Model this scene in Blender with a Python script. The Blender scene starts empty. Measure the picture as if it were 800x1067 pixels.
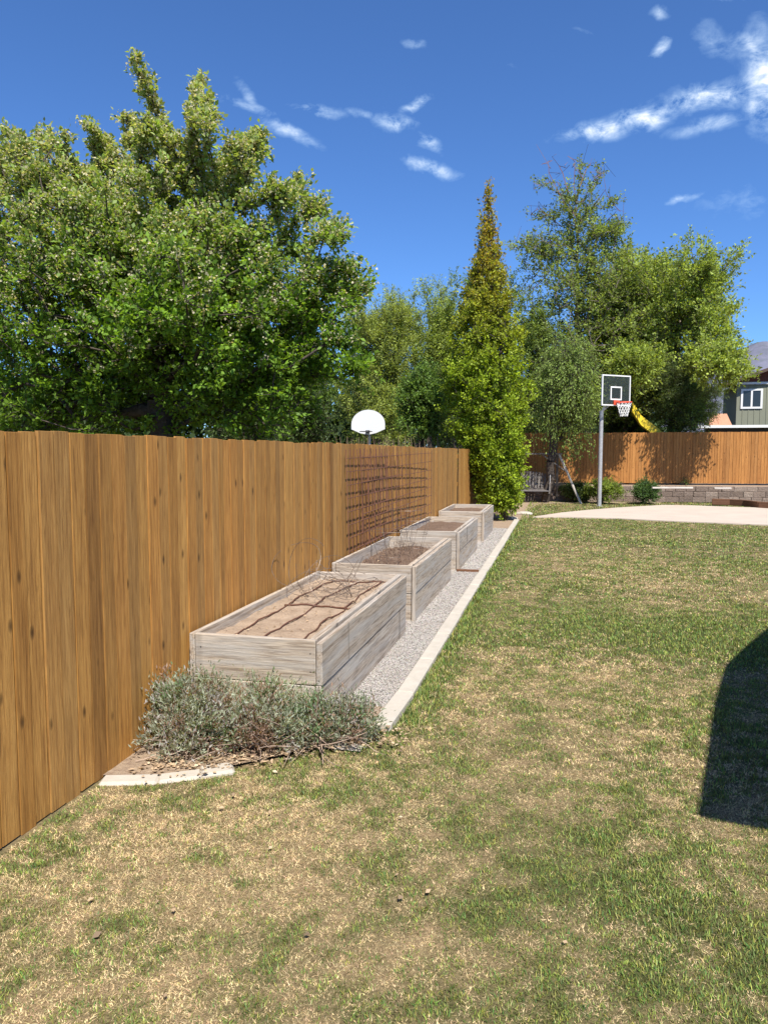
import bpy, bmesh, math, random
import numpy as np
from mathutils import Vector, Matrix
random.seed(7)
RNG = np.random.default_rng(11)
S = bpy.context.scene
COL = S.collection
R = math.radians

# ------------------------------------------------------------------ camera maths
F, PW, PH, HOR, EYE = 770.0, 800.0, 1067.0, 472.0, 1.73
PITCH = math.atan((PH/2-HOR)/F)
YAW = math.atan((583-400)/F*math.cos(PITCH))
hd = np.array([-math.sin(YAW), math.cos(YAW), 0]); rt = np.array([math.cos(YAW), math.sin(YAW), 0])
fw = hd*math.cos(PITCH)-np.array([0, 0, math.sin(PITCH)]); up = np.cross(rt, fw)
EY = np.array([0, 0, EYE])
def ray(x, y): return fw*F+rt*(x-PW/2)+up*(PH/2-y)
def gnd(x, y, z=0.0):
    d = ray(x, y); return EY+d*(z-EYE)/d[2]
def at(x, y, Y):
    d = ray(x, y); return EY+d*Y/d[1]

# ------------------------------------------------------------------ sun direction (towards the sun)
SUN_EL = R(55)
SUN_AZ = R(149)          # clockwise from +Y
sund = np.array([math.sin(SUN_AZ)*math.cos(SUN_EL), math.cos(SUN_AZ)*math.cos(SUN_EL), math.sin(SUN_EL)])

# ------------------------------------------------------------------ object helpers
def link(o, parent=None):
    COL.objects.link(o)
    if parent is not None: o.parent = parent
    return o
def tag(o, label=None, cat=None, group=None, kind=None):
    if label: o['label'] = label
    if cat: o['category'] = cat
    if group: o['group'] = group
    if kind: o['kind'] = kind
    return o
def empty(name, loc, label, cat, group=None, rz=0):
    o = bpy.data.objects.new(name, None); o.empty_display_size = .2
    o.location = tuple(float(v) for v in loc); o.rotation_euler = (0, 0, rz)
    link(o); return tag(o, label, cat, group)
def mesh_np(name, V, Fc, mat, parent=None, attrs=None, smooth=False):
    """V (n,3); Fc (m,k) constant-size faces"""
    V = np.asarray(V, dtype=np.float32); Fc = np.asarray(Fc, dtype=np.int32)
    me = bpy.data.meshes.new(name)
    n, (m, k) = len(V), Fc.shape
    me.vertices.add(n); me.vertices.foreach_set('co', V.ravel())
    me.loops.add(m*k); me.loops.foreach_set('vertex_index', Fc.ravel())
    me.polygons.add(m); me.polygons.foreach_set('loop_start', np.arange(0, m*k, k, dtype=np.int32))
    if smooth: me.polygons.foreach_set('use_smooth', np.ones(m, dtype=bool))
    me.update(calc_edges=True)
    for an, arr in (attrs or {}).items():
        arr = np.asarray(arr, dtype=np.float32)
        if arr.ndim == 1:
            a = me.attributes.new(an, 'FLOAT', 'POINT'); a.data.foreach_set('value', arr)
        elif arr.shape[1] == 3:
            if an == 'col':
                a = me.attributes.new(an, 'FLOAT_COLOR', 'POINT')
                c = np.ones((n, 4), np.float32); c[:, :3] = arr; a.data.foreach_set('color', c.ravel())
            else:
                a = me.attributes.new(an, 'FLOAT_VECTOR', 'POINT'); a.data.foreach_set('vector', arr.ravel())
    me.materials.append(mat)
    o = bpy.data.objects.new(name, me); link(o, parent)
    return o
class MB:
    """collects boxes / prisms / tubes; wc = wood coordinates (along, across, across), rnd per piece"""
    def __init__(s): s.v = []; s.f = []; s.wc = []; s.rn = []; s.n = 0
    def add(s, V, Fs, wc=None, rnd=None):
        V = np.asarray(V, float); r = random.random() if rnd is None else rnd
        if wc is None: wc = V
        wc = np.asarray(wc, float)+np.array([r*37.0, r*11.0, r*5.0])
        s.v.append(V); s.wc.append(wc); s.rn += [r]*len(V)
        s.f += [tuple(i+s.n for i in f) for f in Fs]; s.n += len(V)
    def box(s, a, b, M=None, axis=None, rnd=None, jit=0.0):
        a = np.array(a, float); b = np.array(b, float)
        V = np.array([[(a, b)[i][0], (a, b)[j][1], (a, b)[k][2]] for i in (0, 1) for j in (0, 1) for k in (0, 1)])
        ax = int(np.argmax(np.abs(b-a))) if axis is None else axis
        order = [ax]+[i for i in range(3) if i != ax]
        wc = (V-a)[:, order]
        if jit: V = V+RNG.normal(0, jit, V.shape)
        if M is not None: V = np.array([list(M @ Vector(p)) for p in V])
        s.add(V, [(0, 1, 3, 2), (4, 6, 7, 5), (0, 4, 5, 1), (2, 3, 7, 6), (0, 2, 6, 4), (1, 5, 7, 3)], wc, rnd)
    def beam(s, p, q, w, h, roll=0, rnd=None):
        p = Vector([float(x) for x in p]); q = Vector([float(x) for x in q]); d = q-p; L = d.length
        M = Matrix.Translation(p) @ d.to_track_quat('X', 'Z').to_matrix().to_4x4() @ Matrix.Rotation(roll, 4, 'X')
        s.box((0, -w/2, -h/2), (L, w/2, h/2), M, axis=0, rnd=rnd)
    def tube(s, pts, r, k=6, caps=True, rnd=None, closed=False):
        pts = [Vector([float(c) for c in p]) for p in pts]; n = len(pts)
        rs = r if hasattr(r, '__len__') else [r]*n
        V = []; wc = []; L = 0; ref = None
        for i, p in enumerate(pts):
            if closed: t = pts[(i+1) % n]-pts[i-1]
            else: t = pts[min(i+1, n-1)]-pts[max(i-1, 0)]
            t = t.normalized() if t.length > 1e-9 else Vector((0, 0, 1))
            if ref is None: ref = t.orthogonal().normalized()
            a = (ref-t*ref.dot(t)); a = a.normalized() if a.length > 1e-6 else t.orthogonal().normalized(); ref = a
            b = t.cross(a)
            if i: L += (p-pts[i-1]).length
            for j in range(k):
                th = 2*math.pi*j/k
                V.append(list(p+(a*math.cos(th)+b*math.sin(th))*rs[i])); wc.append((L, math.cos(th)*rs[i], math.sin(th)*rs[i]))
        Fs = []
        for i in range(n if closed else n-1):
            i2 = (i+1) % n
            for j in range(k): Fs.append((i*k+j, i*k+(j+1) % k, i2*k+(j+1) % k, i2*k+j))
        if caps and not closed: Fs += [tuple(range(k))[::-1], tuple((n-1)*k+j for j in range(k))]
        s.add(V, Fs, wc, rnd)
    def build(s, name, mat, parent=None, bevel=0, smooth=False):
        me = bpy.data.meshes.new(name)
        me.from_pydata(np.concatenate(s.v).tolist(), [], s.f)
        a = me.attributes.new('wc', 'FLOAT_VECTOR', 'POINT'); a.data.foreach_set('vector', np.concatenate(s.wc).astype(np.float32).ravel())
        a = me.attributes.new('rnd', 'FLOAT', 'POINT'); a.data.foreach_set('value', np.array(s.rn, np.float32))
        if smooth: me.polygons.foreach_set('use_smooth', np.ones(len(me.polygons), dtype=bool))
        me.materials.append(mat); me.update()
        o = bpy.data.objects.new(name, me); link(o, parent)
        if bevel:
            m = o.modifiers.new('b', 'BEVEL'); m.width = bevel; m.segments = 1; m.limit_method = 'ANGLE'
        return o
def tubes_np(P0, P1, R0, R1, k=4):
    P0 = np.asarray(P0, float); P1 = np.asarray(P1, float)
    d = P1-P0; L = np.linalg.norm(d, axis=1, keepdims=True)+1e-9; d = d/L
    ref = np.where(np.abs(d[:, 2:3]) < .9, np.array([[0, 0, 1.]]), np.array([[1., 0, 0]]))
    a = np.cross(d, ref); a /= np.linalg.norm(a, axis=1, keepdims=True); b = np.cross(d, a)
    th = np.arange(k)*2*math.pi/k
    c = np.cos(th)[None, :, None]; s_ = np.sin(th)[None, :, None]
    off = a[:, None, :]*c+b[:, None, :]*s_
    A = P0[:, None, :]+off*np.asarray(R0)[:, None, None]; B = P1[:, None, :]+off*np.asarray(R1)[:, None, None]
    V = np.concatenate([A, B], axis=1).reshape(-1, 3); n = len(P0)
    base = (np.arange(n)*2*k)[:, None]
    Fs = []
    for j in range(k):
        Fs.append(np.concatenate([base+j, base+(j+1) % k, base+k+(j+1) % k, base+k+j], axis=1))
    Fs = np.stack(Fs, axis=1).reshape(-1, 4)
    return V, Fs

# ------------------------------------------------------------------ materials
def nt(name):
    m = bpy.data.materials.new(name); m.use_nodes = True
    t = m.node_tree; b = t.nodes['Principled BSDF']; return m, t, b
def N(t, kind, **kw):
    n = t.nodes.new(kind)
    for k, v in kw.items():
        if k in n.inputs: n.inputs[k].default_value = v
        else: setattr(n, k, v)
    return n
def L(t, a, b): t.links.new(a, b)
def ramp(t, fac, stops):
    r = t.nodes.new('ShaderNodeValToRGB'); e = r.color_ramp.elements
    while len(e) < len(stops): e.new(.5)
    for i, (p, c) in enumerate(stops):
        e[i].position = p; e[i].color = (c, c, c, 1) if not hasattr(c, '__len__') else (*c, 1)
    L(t, fac, r.inputs[0]); return r.outputs[0]
def mixc(t, a, b, fac, mode='MIX'):
    m = t.nodes.new('ShaderNodeMix'); m.data_type = 'RGBA'; m.blend_type = mode
    for sock, v in ((m.inputs[6], a), (m.inputs[7], b), (m.inputs[0], fac)):
        if hasattr(v, 'is_linked') or hasattr(v, 'links'): L(t, v, sock)
        elif hasattr(v, '__len__'): sock.default_value = (*v, 1)
        else: sock.default_value = v if sock.type == 'VALUE' else (v, v, v, 1)
    return m.outputs[2]
def mapped(t, src, scale, loc=(0, 0, 0)):
    m = t.nodes.new('ShaderNodeMapping'); m.inputs['Scale'].default_value = scale; m.inputs['Location'].default_value = loc
    L(t, src, m.inputs[0]); return m.outputs[0]
def noise(t, vec, scale, detail=4, rough=.55, dist=0.0):
    n = t.nodes.new('ShaderNodeTexNoise'); n.inputs['Scale'].default_value = scale
    n.inputs['Detail'].default_value = detail; n.inputs['Roughness'].default_value = rough; n.inputs['Distortion'].default_value = dist
    L(t, vec, n.inputs['Vector']); return n.outputs[0]
def bump(t, h, b, strength=.3, dist=.01):
    n = t.nodes.new('ShaderNodeBump'); n.inputs['Strength'].default_value = strength; n.inputs['Distance'].default_value = dist
    L(t, h, n.inputs['Height']); L(t, n.outputs[0], b.inputs['Normal'])
def mathn(t, op, a, b=None, clamp=False):
    m = t.nodes.new('ShaderNodeMath'); m.operation = op; m.use_clamp = clamp
    for i, v in enumerate((a, b)):
        if v is None: continue
        if hasattr(v, 'links'): L(t, v, m.inputs[i])
        else: m.inputs[i].default_value = v
    return m.outputs[0]

def wood(name, light, mid, dark, knots=0.0, rough=.75, var=1.0, gray=None, streak=.9, con=0.0):
    m, t, b = nt(name)
    wc = N(t, 'ShaderNodeAttribute', attribute_name='wc').outputs['Vector']
    rn = N(t, 'ShaderNodeAttribute', attribute_name='rnd').outputs['Fac']
    g1 = noise(t, mapped(t, wc, (1.6, 34, 34)), 2.2, 6, .65, .7)
    g2 = noise(t, mapped(t, wc, (.9, 9, 9)), 1.4, 4, .6, 1.2)
    fine = noise(t, mapped(t, wc, (6, 160, 160)), 2.0, 3, .6, .2)
    c = ramp(t, g1, [(.28+con, dark), (.5, mid), (.72-con, light)])
    c2 = ramp(t, g2, [(.30, dark), (.55, mid), (.78, light)])
    c = mixc(t, c, c2, .28)
    sk = noise(t, mapped(t, wc, (.5, 22, 22), (9, 1, 4)), 2.6, 3, .5, .4)
    c = mixc(t, c, ramp(t, sk, [(.30, (.62, .55, .48)), (.46, (1, 1, 1)), (.8, (1.12, 1.1, 1.08))]), streak, 'MULTIPLY')
    c = mixc(t, c, ramp(t, fine, [(.32, (.72, .70, .68)), (.5, (1, 1, 1)), (.68, (1.15, 1.14, 1.12))]), .75, 'MULTIPLY')
    # board-to-board tone
    tone = ramp(t, rn, [(0, (1-.36*var, 1-.42*var, 1-.46*var)), (.12, (1.0, .95, .88)), (.25, (1+.16*var, 1+.14*var, 1+.1*var)), (.4, (1-.16*var, 1-.25*var, 1-.36*var)), (.55, (1+.04*var, 1+.05*var, 1+.12*var)), (.7, (1-.24*var, 1-.26*var, 1-.24*var)), (.85, (1+.12*var, 1.0, 1-.12*var)), (1, (1-.10*var, 1-.16*var, 1-.22*var))])
    c = mixc(t, c, tone, 1.0, 'MULTIPLY')
    if gray: 
        st = ramp(t, noise(t, mapped(t, wc, (.55, 9, 9), (3, 3, 3)), 1.6, 5, .6, .4), [(.42, 0), (.62, 1)])
        c = mixc(t, c, gray, mathn(t, 'MULTIPLY', st, .55))
    h = mathn(t, 'ADD', mathn(t, 'MULTIPLY', g1, .6), mathn(t, 'MULTIPLY', fine, .4))
    if knots:
        v = t.nodes.new('ShaderNodeTexVoronoi'); v.inputs['Scale'].default_value = 1.0; v.inputs['Randomness'].default_value = 1
        L(t, mapped(t, wc, (4.2, 9.5, 0.0)), v.inputs['Vector'])
        kn = ramp(t, v.outputs['Distance'], [(.04, 1), (.10, .6), (.17, 0)])
        sc_ = t.nodes.new('ShaderNodeSeparateColor'); L(t, v.outputs['Color'], sc_.inputs[0]); sel = ramp(t, sc_.outputs[0], [(1-knots, 0), (1-knots+.02, 1)])
        kf = mathn(t, 'MULTIPLY', kn, sel)
        c = mixc(t, c, tuple(x*.28 for x in dark), mathn(t, 'MULTIPLY', kf, .85))
        h = mathn(t, 'SUBTRACT', h, mathn(t, 'MULTIPLY', kf, .4))
    L(t, c, b.inputs['Base Color']); b.inputs['Roughness'].default_value = rough
    b.inputs['Specular IOR Level'].default_value = .25
    bump(t, h, b, .7, .006); return m
M = {}
M['cedar'] = wood('cedar stain', (.50, .295, .095), (.375, .20, .056), (.165, .075, .022), knots=.7, rough=.62, var=1.1, streak=.6)
M['cedar_far'] = wood('cedar back', (.47, .235, .075), (.38, .175, .05), (.24, .10, .028), knots=.4, rough=.65, var=.7)
M['bed_wood'] = wood('weathered timber', (.50, .435, .355), (.38, .32, .255), (.17, .13, .095), knots=.45, rough=.85, var=.35, gray=(.40, .385, .36), streak=.6, con=.10)
M['gray_wood'] = wood('old grey timber', (.26, .25, .24), (.17, .16, .155), (.08, .075, .07), rough=.9, var=.6)
M['white_wood'] = wood('peeling white timber', (.62, .60, .56), (.50, .47, .43), (.22, .19, .16), rough=.85, var=.3)
M['brown_wood'] = wood('brown timber', (.20, .105, .06), (.15, .075, .042), (.08, .04, .025), rough=.85, var=.5)

def simple(name, c, rough=.6, metal=0.0, n_scale=0, n_amt=.3, dark=None, bmp=0, bdist=.01, spec=.5):
    m, t, b = nt(name)
    b.inputs['Roughness'].default_value = rough; b.inputs['Metallic'].default_value = metal
    b.inputs['Specular IOR Level'].default_value = spec
    if n_scale:
        oc = N(t, 'ShaderNodeTexCoord').outputs['Object']
        f = noise(t, oc, n_scale, 6, .6)
        cc = mixc(t, c, dark or tuple(x*.5 for x in c), ramp(t, f, [(.35, 0), (.68, n_amt)]))
        L(t, cc, b.inputs['Base Color'])
        if bmp: bump(t, noise(t, oc, n_scale*3, 5, .6), b, bmp, bdist)
    else: b.inputs['Base Color'].default_value = (*c, 1)
    return m
M['concrete'] = simple('concrete', (.43, .385, .32), .9, 0, 9, .8, (.36, .32, .26), .5, .006)
M['patio'] = simple('patio concrete', (.46, .385, .31), .9, 0, 1.2, .6, (.38, .31, .25), .2, .004)
M['rust'] = simple('rusty steel', (.17, .07, .038), .85, 0, 40, 1, (.11, .045, .028))
M['wire'] = simple('galvanised wire', (.22, .19, .16), .5, .5, 30, 1, (.14, .08, .05))
M['drip'] = simple('brown poly tube', (.10, .042, .024), .45)
M['steel'] = simple('painted steel pole', (.42, .42, .42), .45, .3, 14, .6, (.25, .24, .23))
M['white_paint'] = simple('white paint', (.66, .66, .64), .45)
M['dark_metal'] = simple('dark metal', (.02, .02, .022), .5, .3)
M['orange'] = simple('orange rim paint', (.75, .09, .035), .4)
M['net'] = simple('nylon net', (.78, .78, .74), .8)
M['yellow'] = simple('yellow plastic', (.85, .62, .03), .45, 0, 3, .4, (.75, .52, .02))
M['bark'] = simple('bark', (.085, .065, .05), .95, 0, 14, 1, (.035, .026, .02), .8, .02)
M['bark_light'] = simple('pale bark', (.22, .18, .145), .95, 0, 14, 1, (.10, .075, .055), .6, .02)
M['twig_red'] = simple('reddish twigs', (.17, .085, .06), .9)
M['siding'] = simple('sage siding', (.20, .205, .145), .8, 0, 2, .3, (.16, .165, .115))
M['gable'] = simple('red brown shingle', (.17, .05, .028), .85, 0, 6, .6, (.11, .032, .02))
M['roof_salmon'] = simple('salmon shingle', (.47, .23, .135), .9, 0, 5, .7, (.34, .16, .095), .4, .02)
M['roof_brown'] = simple('brown shingle', (.10, .065, .05), .9, 0, 5, .7, (.06, .04, .03))
M['soffit'] = simple('dark soffit', (.03, .025, .022), .8)
M['pane'] = simple('window glass', (.02, .025, .03), .08)
M['slab_roof'] = simple('shadow slab roof', (.3, .27, .24), .8)

def attr_mat(name, rough=.7, transl=0.0, noise_amt=0.0, spec=.3):
    m, t, b = nt(name)
    c = N(t, 'ShaderNodeAttribute', attribute_name='col').outputs['Color']
    b.inputs['Roughness'].default_value = rough; b.inputs['Specular IOR Level'].default_value = spec
    L(t, c, b.inputs['Base Color'])
    if transl:
        tr = t.nodes.new('ShaderNodeBsdfTranslucent')
        g = mixc(t, c, (1.4, 1.35, .5), 1.0, 'MULTIPLY'); L(t, g, tr.inputs['Color'])
        mx = t.nodes.new('ShaderNodeMixShader'); mx.inputs[0].default_value = transl
        L(t, b.outputs[0], mx.inputs[1]); L(t, tr.outputs[0], mx.inputs[2])
        L(t, mx.outputs[0], t.nodes['Material Output'].inputs['Surface'])
    return m
M['leaf'] = attr_mat('foliage', .5, .46, spec=.22)
M['blade'] = attr_mat('grass blades', .65, .25)
M['stone'] = attr_mat('pebble', .85)
M['litter'] = attr_mat('dry leaves', .8, .15)
# ------------------------------------------------------------------ numeric noise
class VN:
    def __init__(s, seed):
        s.g = np.random.default_rng(seed).random((128, 128))
    def at(s, x, y, sc):
        x = x*sc+1000; y = y*sc+1000
        xi = np.floor(x).astype(int); yi = np.floor(y).astype(int); fx = x-xi; fy = y-yi
        fx = fx*fx*(3-2*fx); fy = fy*fy*(3-2*fy)
        g = s.g; a = g[xi % 128, yi % 128]; b = g[(xi+1) % 128, yi % 128]; c = g[xi % 128, (yi+1) % 128]; d = g[(xi+1) % 128, (yi+1) % 128]
        return (a*(1-fx)+b*fx)*(1-fy)+(c*(1-fx)+d*fx)*fy
    def fbm(s, x, y, sc, o=4):
        r = 0; a = 1; w = 0
        for i in range(o): r = r+a*s.at(x+i*7.3, y-i*3.1, sc*2**i); w += a; a *= .55
        return r/w
vn = VN(3); vn2 = VN(8)
def blob(x, y, cx, cy, rx, ry): return np.exp(-((x-cx)/rx)**2-((y-cy)/ry)**2)
def green(x, y):
    """how green the lawn is, 0..1"""
    v = (vn.fbm(x, y, .8, 4)-.5)*.85+(vn2.fbm(x, y, 7.5, 4)-.5)*1.7+.50+.13*np.clip((y-4.5)/6, 0, 1)
    v = v+.95*blob(x, y, 1.7, 7.3, 1.5, .9)                       # lush patch
    v = v+.55*np.exp(-((x+.95)/.20)**2)*(y > 4.3)                  # strip along the kerb
    v = v-.40*blob(x, y, -1.3, 2.8, .75, .8)-.12*blob(x, y, 0.6, 11.0, 3, 1.2)+.12*blob(x, y, -.2, 3.3, .6, .5)
    v = v+.20*blob(x, y, .9, 2.6, .9, .8)
    return np.clip(v, 0, 1)

# ------------------------------------------------------------------ setting: lawn
KX0, KX1 = -1.10, -.975                         # kerb
FX = -2.34                                      # fence face
def lawn():
    xs = np.concatenate([[-600, -60, -12, -5], np.arange(-2.6, 7, .08), [9, 14, 40, 600]])
    ys = np.concatenate([[-60, -8, 0], np.arange(1.2, 20.5, .08), [24, 26, 30, 60, 900]])
    X, Y = np.meshgrid(xs, ys, indexing='ij')
    inside = (X > -4) & (X < 8) & (Y > 0) & (Y < 26)
    Z = np.where(inside, (vn.fbm(X, Y, .7, 3)-.5)*.012, 0)
    V = np.stack([X, Y, Z], -1).reshape(-1, 3)
    nx, ny = X.shape
    idx = np.arange(nx*ny).reshape(nx, ny)
    Fc = np.stack([idx[:-1, :-1], idx[1:, :-1], idx[1:, 1:], idx[:-1, 1:]], -1).reshape(-1, 4)
    g = green(V[:, 0], V[:, 1])[:, None]
    dirt = np.array([[.24, .175, .10]]); gr = np.array([[.075, .08, .032]])
    colr = dirt*(1-g)+gr*g
    m, t, b = nt('lawn soil and thatch')
    c = N(t, 'ShaderNodeAttribute', attribute_name='col').outputs['Color']
    oc = N(t, 'ShaderNodeTexCoord').outputs['Object']
    n1 = noise(t, oc, 55, 5, .7); n2 = noise(t, oc, 9, 5, .6)
    c = mixc(t, c, ramp(t, n1, [(.3, (.45, .42, .38)), (.55, (1, 1, 1)), (.75, (1.5, 1.45, 1.3))]), .9, 'MULTIPLY')
    c = mixc(t, c, ramp(t, n2, [(.3, (.8, .85, .75)), (.7, (1.15, 1.1, 1.1))]), .8, 'MULTIPLY')
    L(t, c, b.inputs['Base Color']); b.inputs['Roughness'].default_value = .95; b.inputs['Specular IOR Level'].default_value = .1
    bump(t, n1, b, .8, .015)
    o = mesh_np('lawn', V, Fc, m, attrs={'col': colr}, smooth=True); tag(o, kind='structure')
lawn()
PATIO_FRONT = [gnd(555, 539.5), gnd(600, 540), gnd(640, 541), gnd(700, 544), gnd(760, 546.5), gnd(800, 548), gnd(900, 552)]
PATIO_BACK = [gnd(555, 539), gnd(585, 535), gnd(612, 532.3), gnd(640, 530), gnd(690, 527), gnd(720, 527.5), gnd(760, 529), gnd(800, 530), gnd(900, 532)]
def in_bad(x, y):
    """True where no lawn grass grows"""
    bad = (x < KX1+.0)&(y > 4.45)
    front = np.interp(x, [-2.4, -2.05, -1.7, -1.35, -1.08, -.99], [3.33, 3.42, 3.62, 3.95, 4.3, 4.5])
    bad |= (x < -.99) & (y > front)
    bad |= x < FX+.03
    fx = np.array([p[0] for p in PATIO_FRONT]); fy = np.array([p[1] for p in PATIO_FRONT]); by = np.array([p[1] for p in PATIO_BACK]); bx = np.array([p[0] for p in PATIO_BACK])
    bad |= (x > fx[0]) & (y > np.interp(x, fx, fy)) & (y < np.interp(x, bx, by))
    return bad

def grass():
    P = []
    rs = np.random.default_rng(21)
    # depth bands: (d0, d1, blades per m2, width, height)
    for d0, d1, dens, w, h in ((1.6, 2.6, 34000, .0025, .019), (2.6, 4, 24000, .0028, .021), (4, 6, 12000, .0036, .024), (6, 9, 5200, .0052, .027), (9, 13, 2200, .0082, .030), (13, 20, 850, .012, .032), (20, 29, 320, .018, .04)):
        xa, xb = -2.35, d1*.30+1.4
        n = int((xb-xa)*(d1-d0)*dens)
        x = rs.uniform(xa, xb, n); y = rs.uniform(d0, d1, n)
        k = ~in_bad(x, y) & (x < y*.30+1.2) & (x > -y*.9-.2)
        x = x[k]; y = y[k]
        P.append(np.stack([x, y, np.full(len(x), w), np.full(len(x), h)], 1))
    P = np.concatenate(P); n = len(P)
    g = green(P[:, 0], P[:, 1])
    fine = vn2.fbm(P[:, 0], P[:, 1], 19, 3); tone = vn.fbm(P[:, 0]+40, P[:, 1], 28, 2)
    isg = rs.random(n) < np.clip(g*1.0+(fine-.5)*np.clip(3.0-P[:, 1]*.18, 1.3, 2.6), .05, .97)
    # thin straw-coloured zones out a little
    w = P[:, 2]*rs.uniform(.7, 1.3, n); h = P[:, 3]*rs.uniform(.45, 1.25, n)*np.where(isg, .75+.45*g, .50)
    h *= 1+.7*np.exp(-((P[:, 0]+.93)/.10)**2)*(P[:, 1] > 4.4)
    flat = np.where(isg, rs.uniform(.15, 1.0, n), rs.uniform(.7, 2.8, n))
    az = rs.uniform(0, 2*np.pi, n)
    lean = np.stack([np.cos(az), np.sin(az)], 1)
    ln = h*np.sqrt(1+flat**2)*.85
    el = np.arctan2(1, flat)
    base = np.stack([P[:, 0], P[:, 1], np.full(n, -.002)], 1)
    side = np.stack([-np.sin(az+rs.normal(0, .5, n)), np.cos(az), np.zeros(n)], 1)*(w/2)[:, None]
    mid = base+np.concatenate([lean*(ln*.5*np.cos(el))[:, None], (ln*.58*np.sin(el))[:, None]], 1)
    tip = base+np.concatenate([lean*(ln*np.cos(el)*1.15)[:, None], (ln*.92*np.sin(el))[:, None]], 1)
    V = np.stack([base-side, base+side, mid+side*.9, mid-side*.9, tip], 1).reshape(-1, 3)
    i = np.arange(n)[:, None]*5
    Fc = np.concatenate([np.concatenate([i, i+1, i+2], 1), np.concatenate([i, i+2, i+3], 1), np.concatenate([i+3, i+2, i+4], 1)])
    gc = np.stack([rs.uniform(.07, .16, n), rs.uniform(.115, .20, n), rs.uniform(.022, .05, n)], 1)
    gc2 = np.stack([rs.uniform(.20, .32, n), rs.uniform(.24, .33, n), rs.uniform(.05, .09, n)], 1)
    yel = (rs.random(n) < .32)[:, None]
    gc = np.where(yel, gc2, gc)
    sc = np.array([[.72, .56, .31]])*rs.uniform(.38, 1.05, n)[:, None]*(1+rs.normal(0, .05, (n, 3)))
    c = np.where(isg[:, None], gc*1.15, sc)*np.clip(.45+1.1*tone, .4, 1.3)[:, None]
    o = mesh_np('lawn_grass', V, Fc, M['blade'], attrs={'col': np.repeat(c, 5, axis=0)})
    tag(o, 'short patchy lawn grass, part green and part dry straw', 'grass', kind='stuff')
grass()

# ------------------------------------------------------------------ gravel path, mulch, patio
def sheet(name, pts, z, mat, kind='structure', label=None, cat=None):
    me = bpy.data.meshes.new(name)
    me.from_pydata([(float(p[0]), float(p[1]), z) for p in pts], [], [tuple(range(len(pts)))])
    me.materials.append(mat); o = bpy.data.objects.new(name, me); link(o)
    tag(o, label, cat, kind=kind); return o
def gravel_mat():
    m, t, b = nt('gravel')
    oc = N(t, 'ShaderNodeTexCoord').outputs['Object']
    v = t.nodes.new('ShaderNodeTexVoronoi'); v.inputs['Scale'].default_value = 110; L(t, oc, v.inputs['Vector'])
    c = ramp(t, v.outputs['Color'], [(0, (.21, .19, .17)), (.5, (.37, .34, .31)), (1, (.48, .45, .42))])
    c = mixc(t, c, ramp(t, noise(t, oc, 3, 4), [(.35, (.85, .8, .75)), (.7, (1.1, 1.1, 1.1))]), .7, 'MULTIPLY')
    L(t, c, b.inputs['Base Color']); b.inputs['Roughness'].default_value = .95; b.inputs['Specular IOR Level'].default_value = .15
    bump(t, mathn(t, 'SUBTRACT', 1.0, v.outputs['Distance']), b, .9, .008); return m
M['gravel'] = gravel_mat()
M['mulch'] = simple('bare dirt', (.22, .15, .10), .95, 0, 30, 1, (.36, .27, .18), .8, .02)
sheet('gravel_path', [(FX-.02, 4.0), (KX0+.01, 4.0), (KX0+.01, 17.0), (FX-.02, 17.0)], .012, M['gravel'])
front = [(-2.36, 3.36), (-2.05, 3.45), (-1.7, 3.66), (-1.35, 3.98), (-1.08, 4.36)]
sheet('planting_soil', front+[(-1.08, 4.75), (-2.36, 4.75)], .018, M['mulch'])
sheet('planting_soil', [(FX-.02, 17.0), (KX0+.01, 17.0), (-1.0, 18.9), (-.75, 20.2), (-.9, 22), (-.7, 25.6), (1.2, 26.4), (3.4, 26.6), (3.6, 29), (-4, 29), (-2.8, 20)], .008, M['mulch'])
pf = [(p[0], p[1]) for p in PATIO_FRONT]; pb = [(p[0], p[1]) for p in PATIO_BACK[1:]][::-1]
def slab(name, poly, z0, z1, mat, kind='structure'):
    n = len(poly); v = [(float(p[0]), float(p[1]), z0) for p in poly]+[(float(p[0]), float(p[1]), z1) for p in poly]
    f = [tuple(range(n, 2*n))]+[(i, (i+1) % n, n+(i+1) % n, n+i) for i in range(n)]
    me = bpy.data.meshes.new(name); me.from_pydata(v, [], f); me.materials.append(mat)
    o = bpy.data.objects.new(name, me); link(o); tag(o, kind=kind); return o
slab('patio', pf+pb, -.05, .03, M['patio'])

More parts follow.
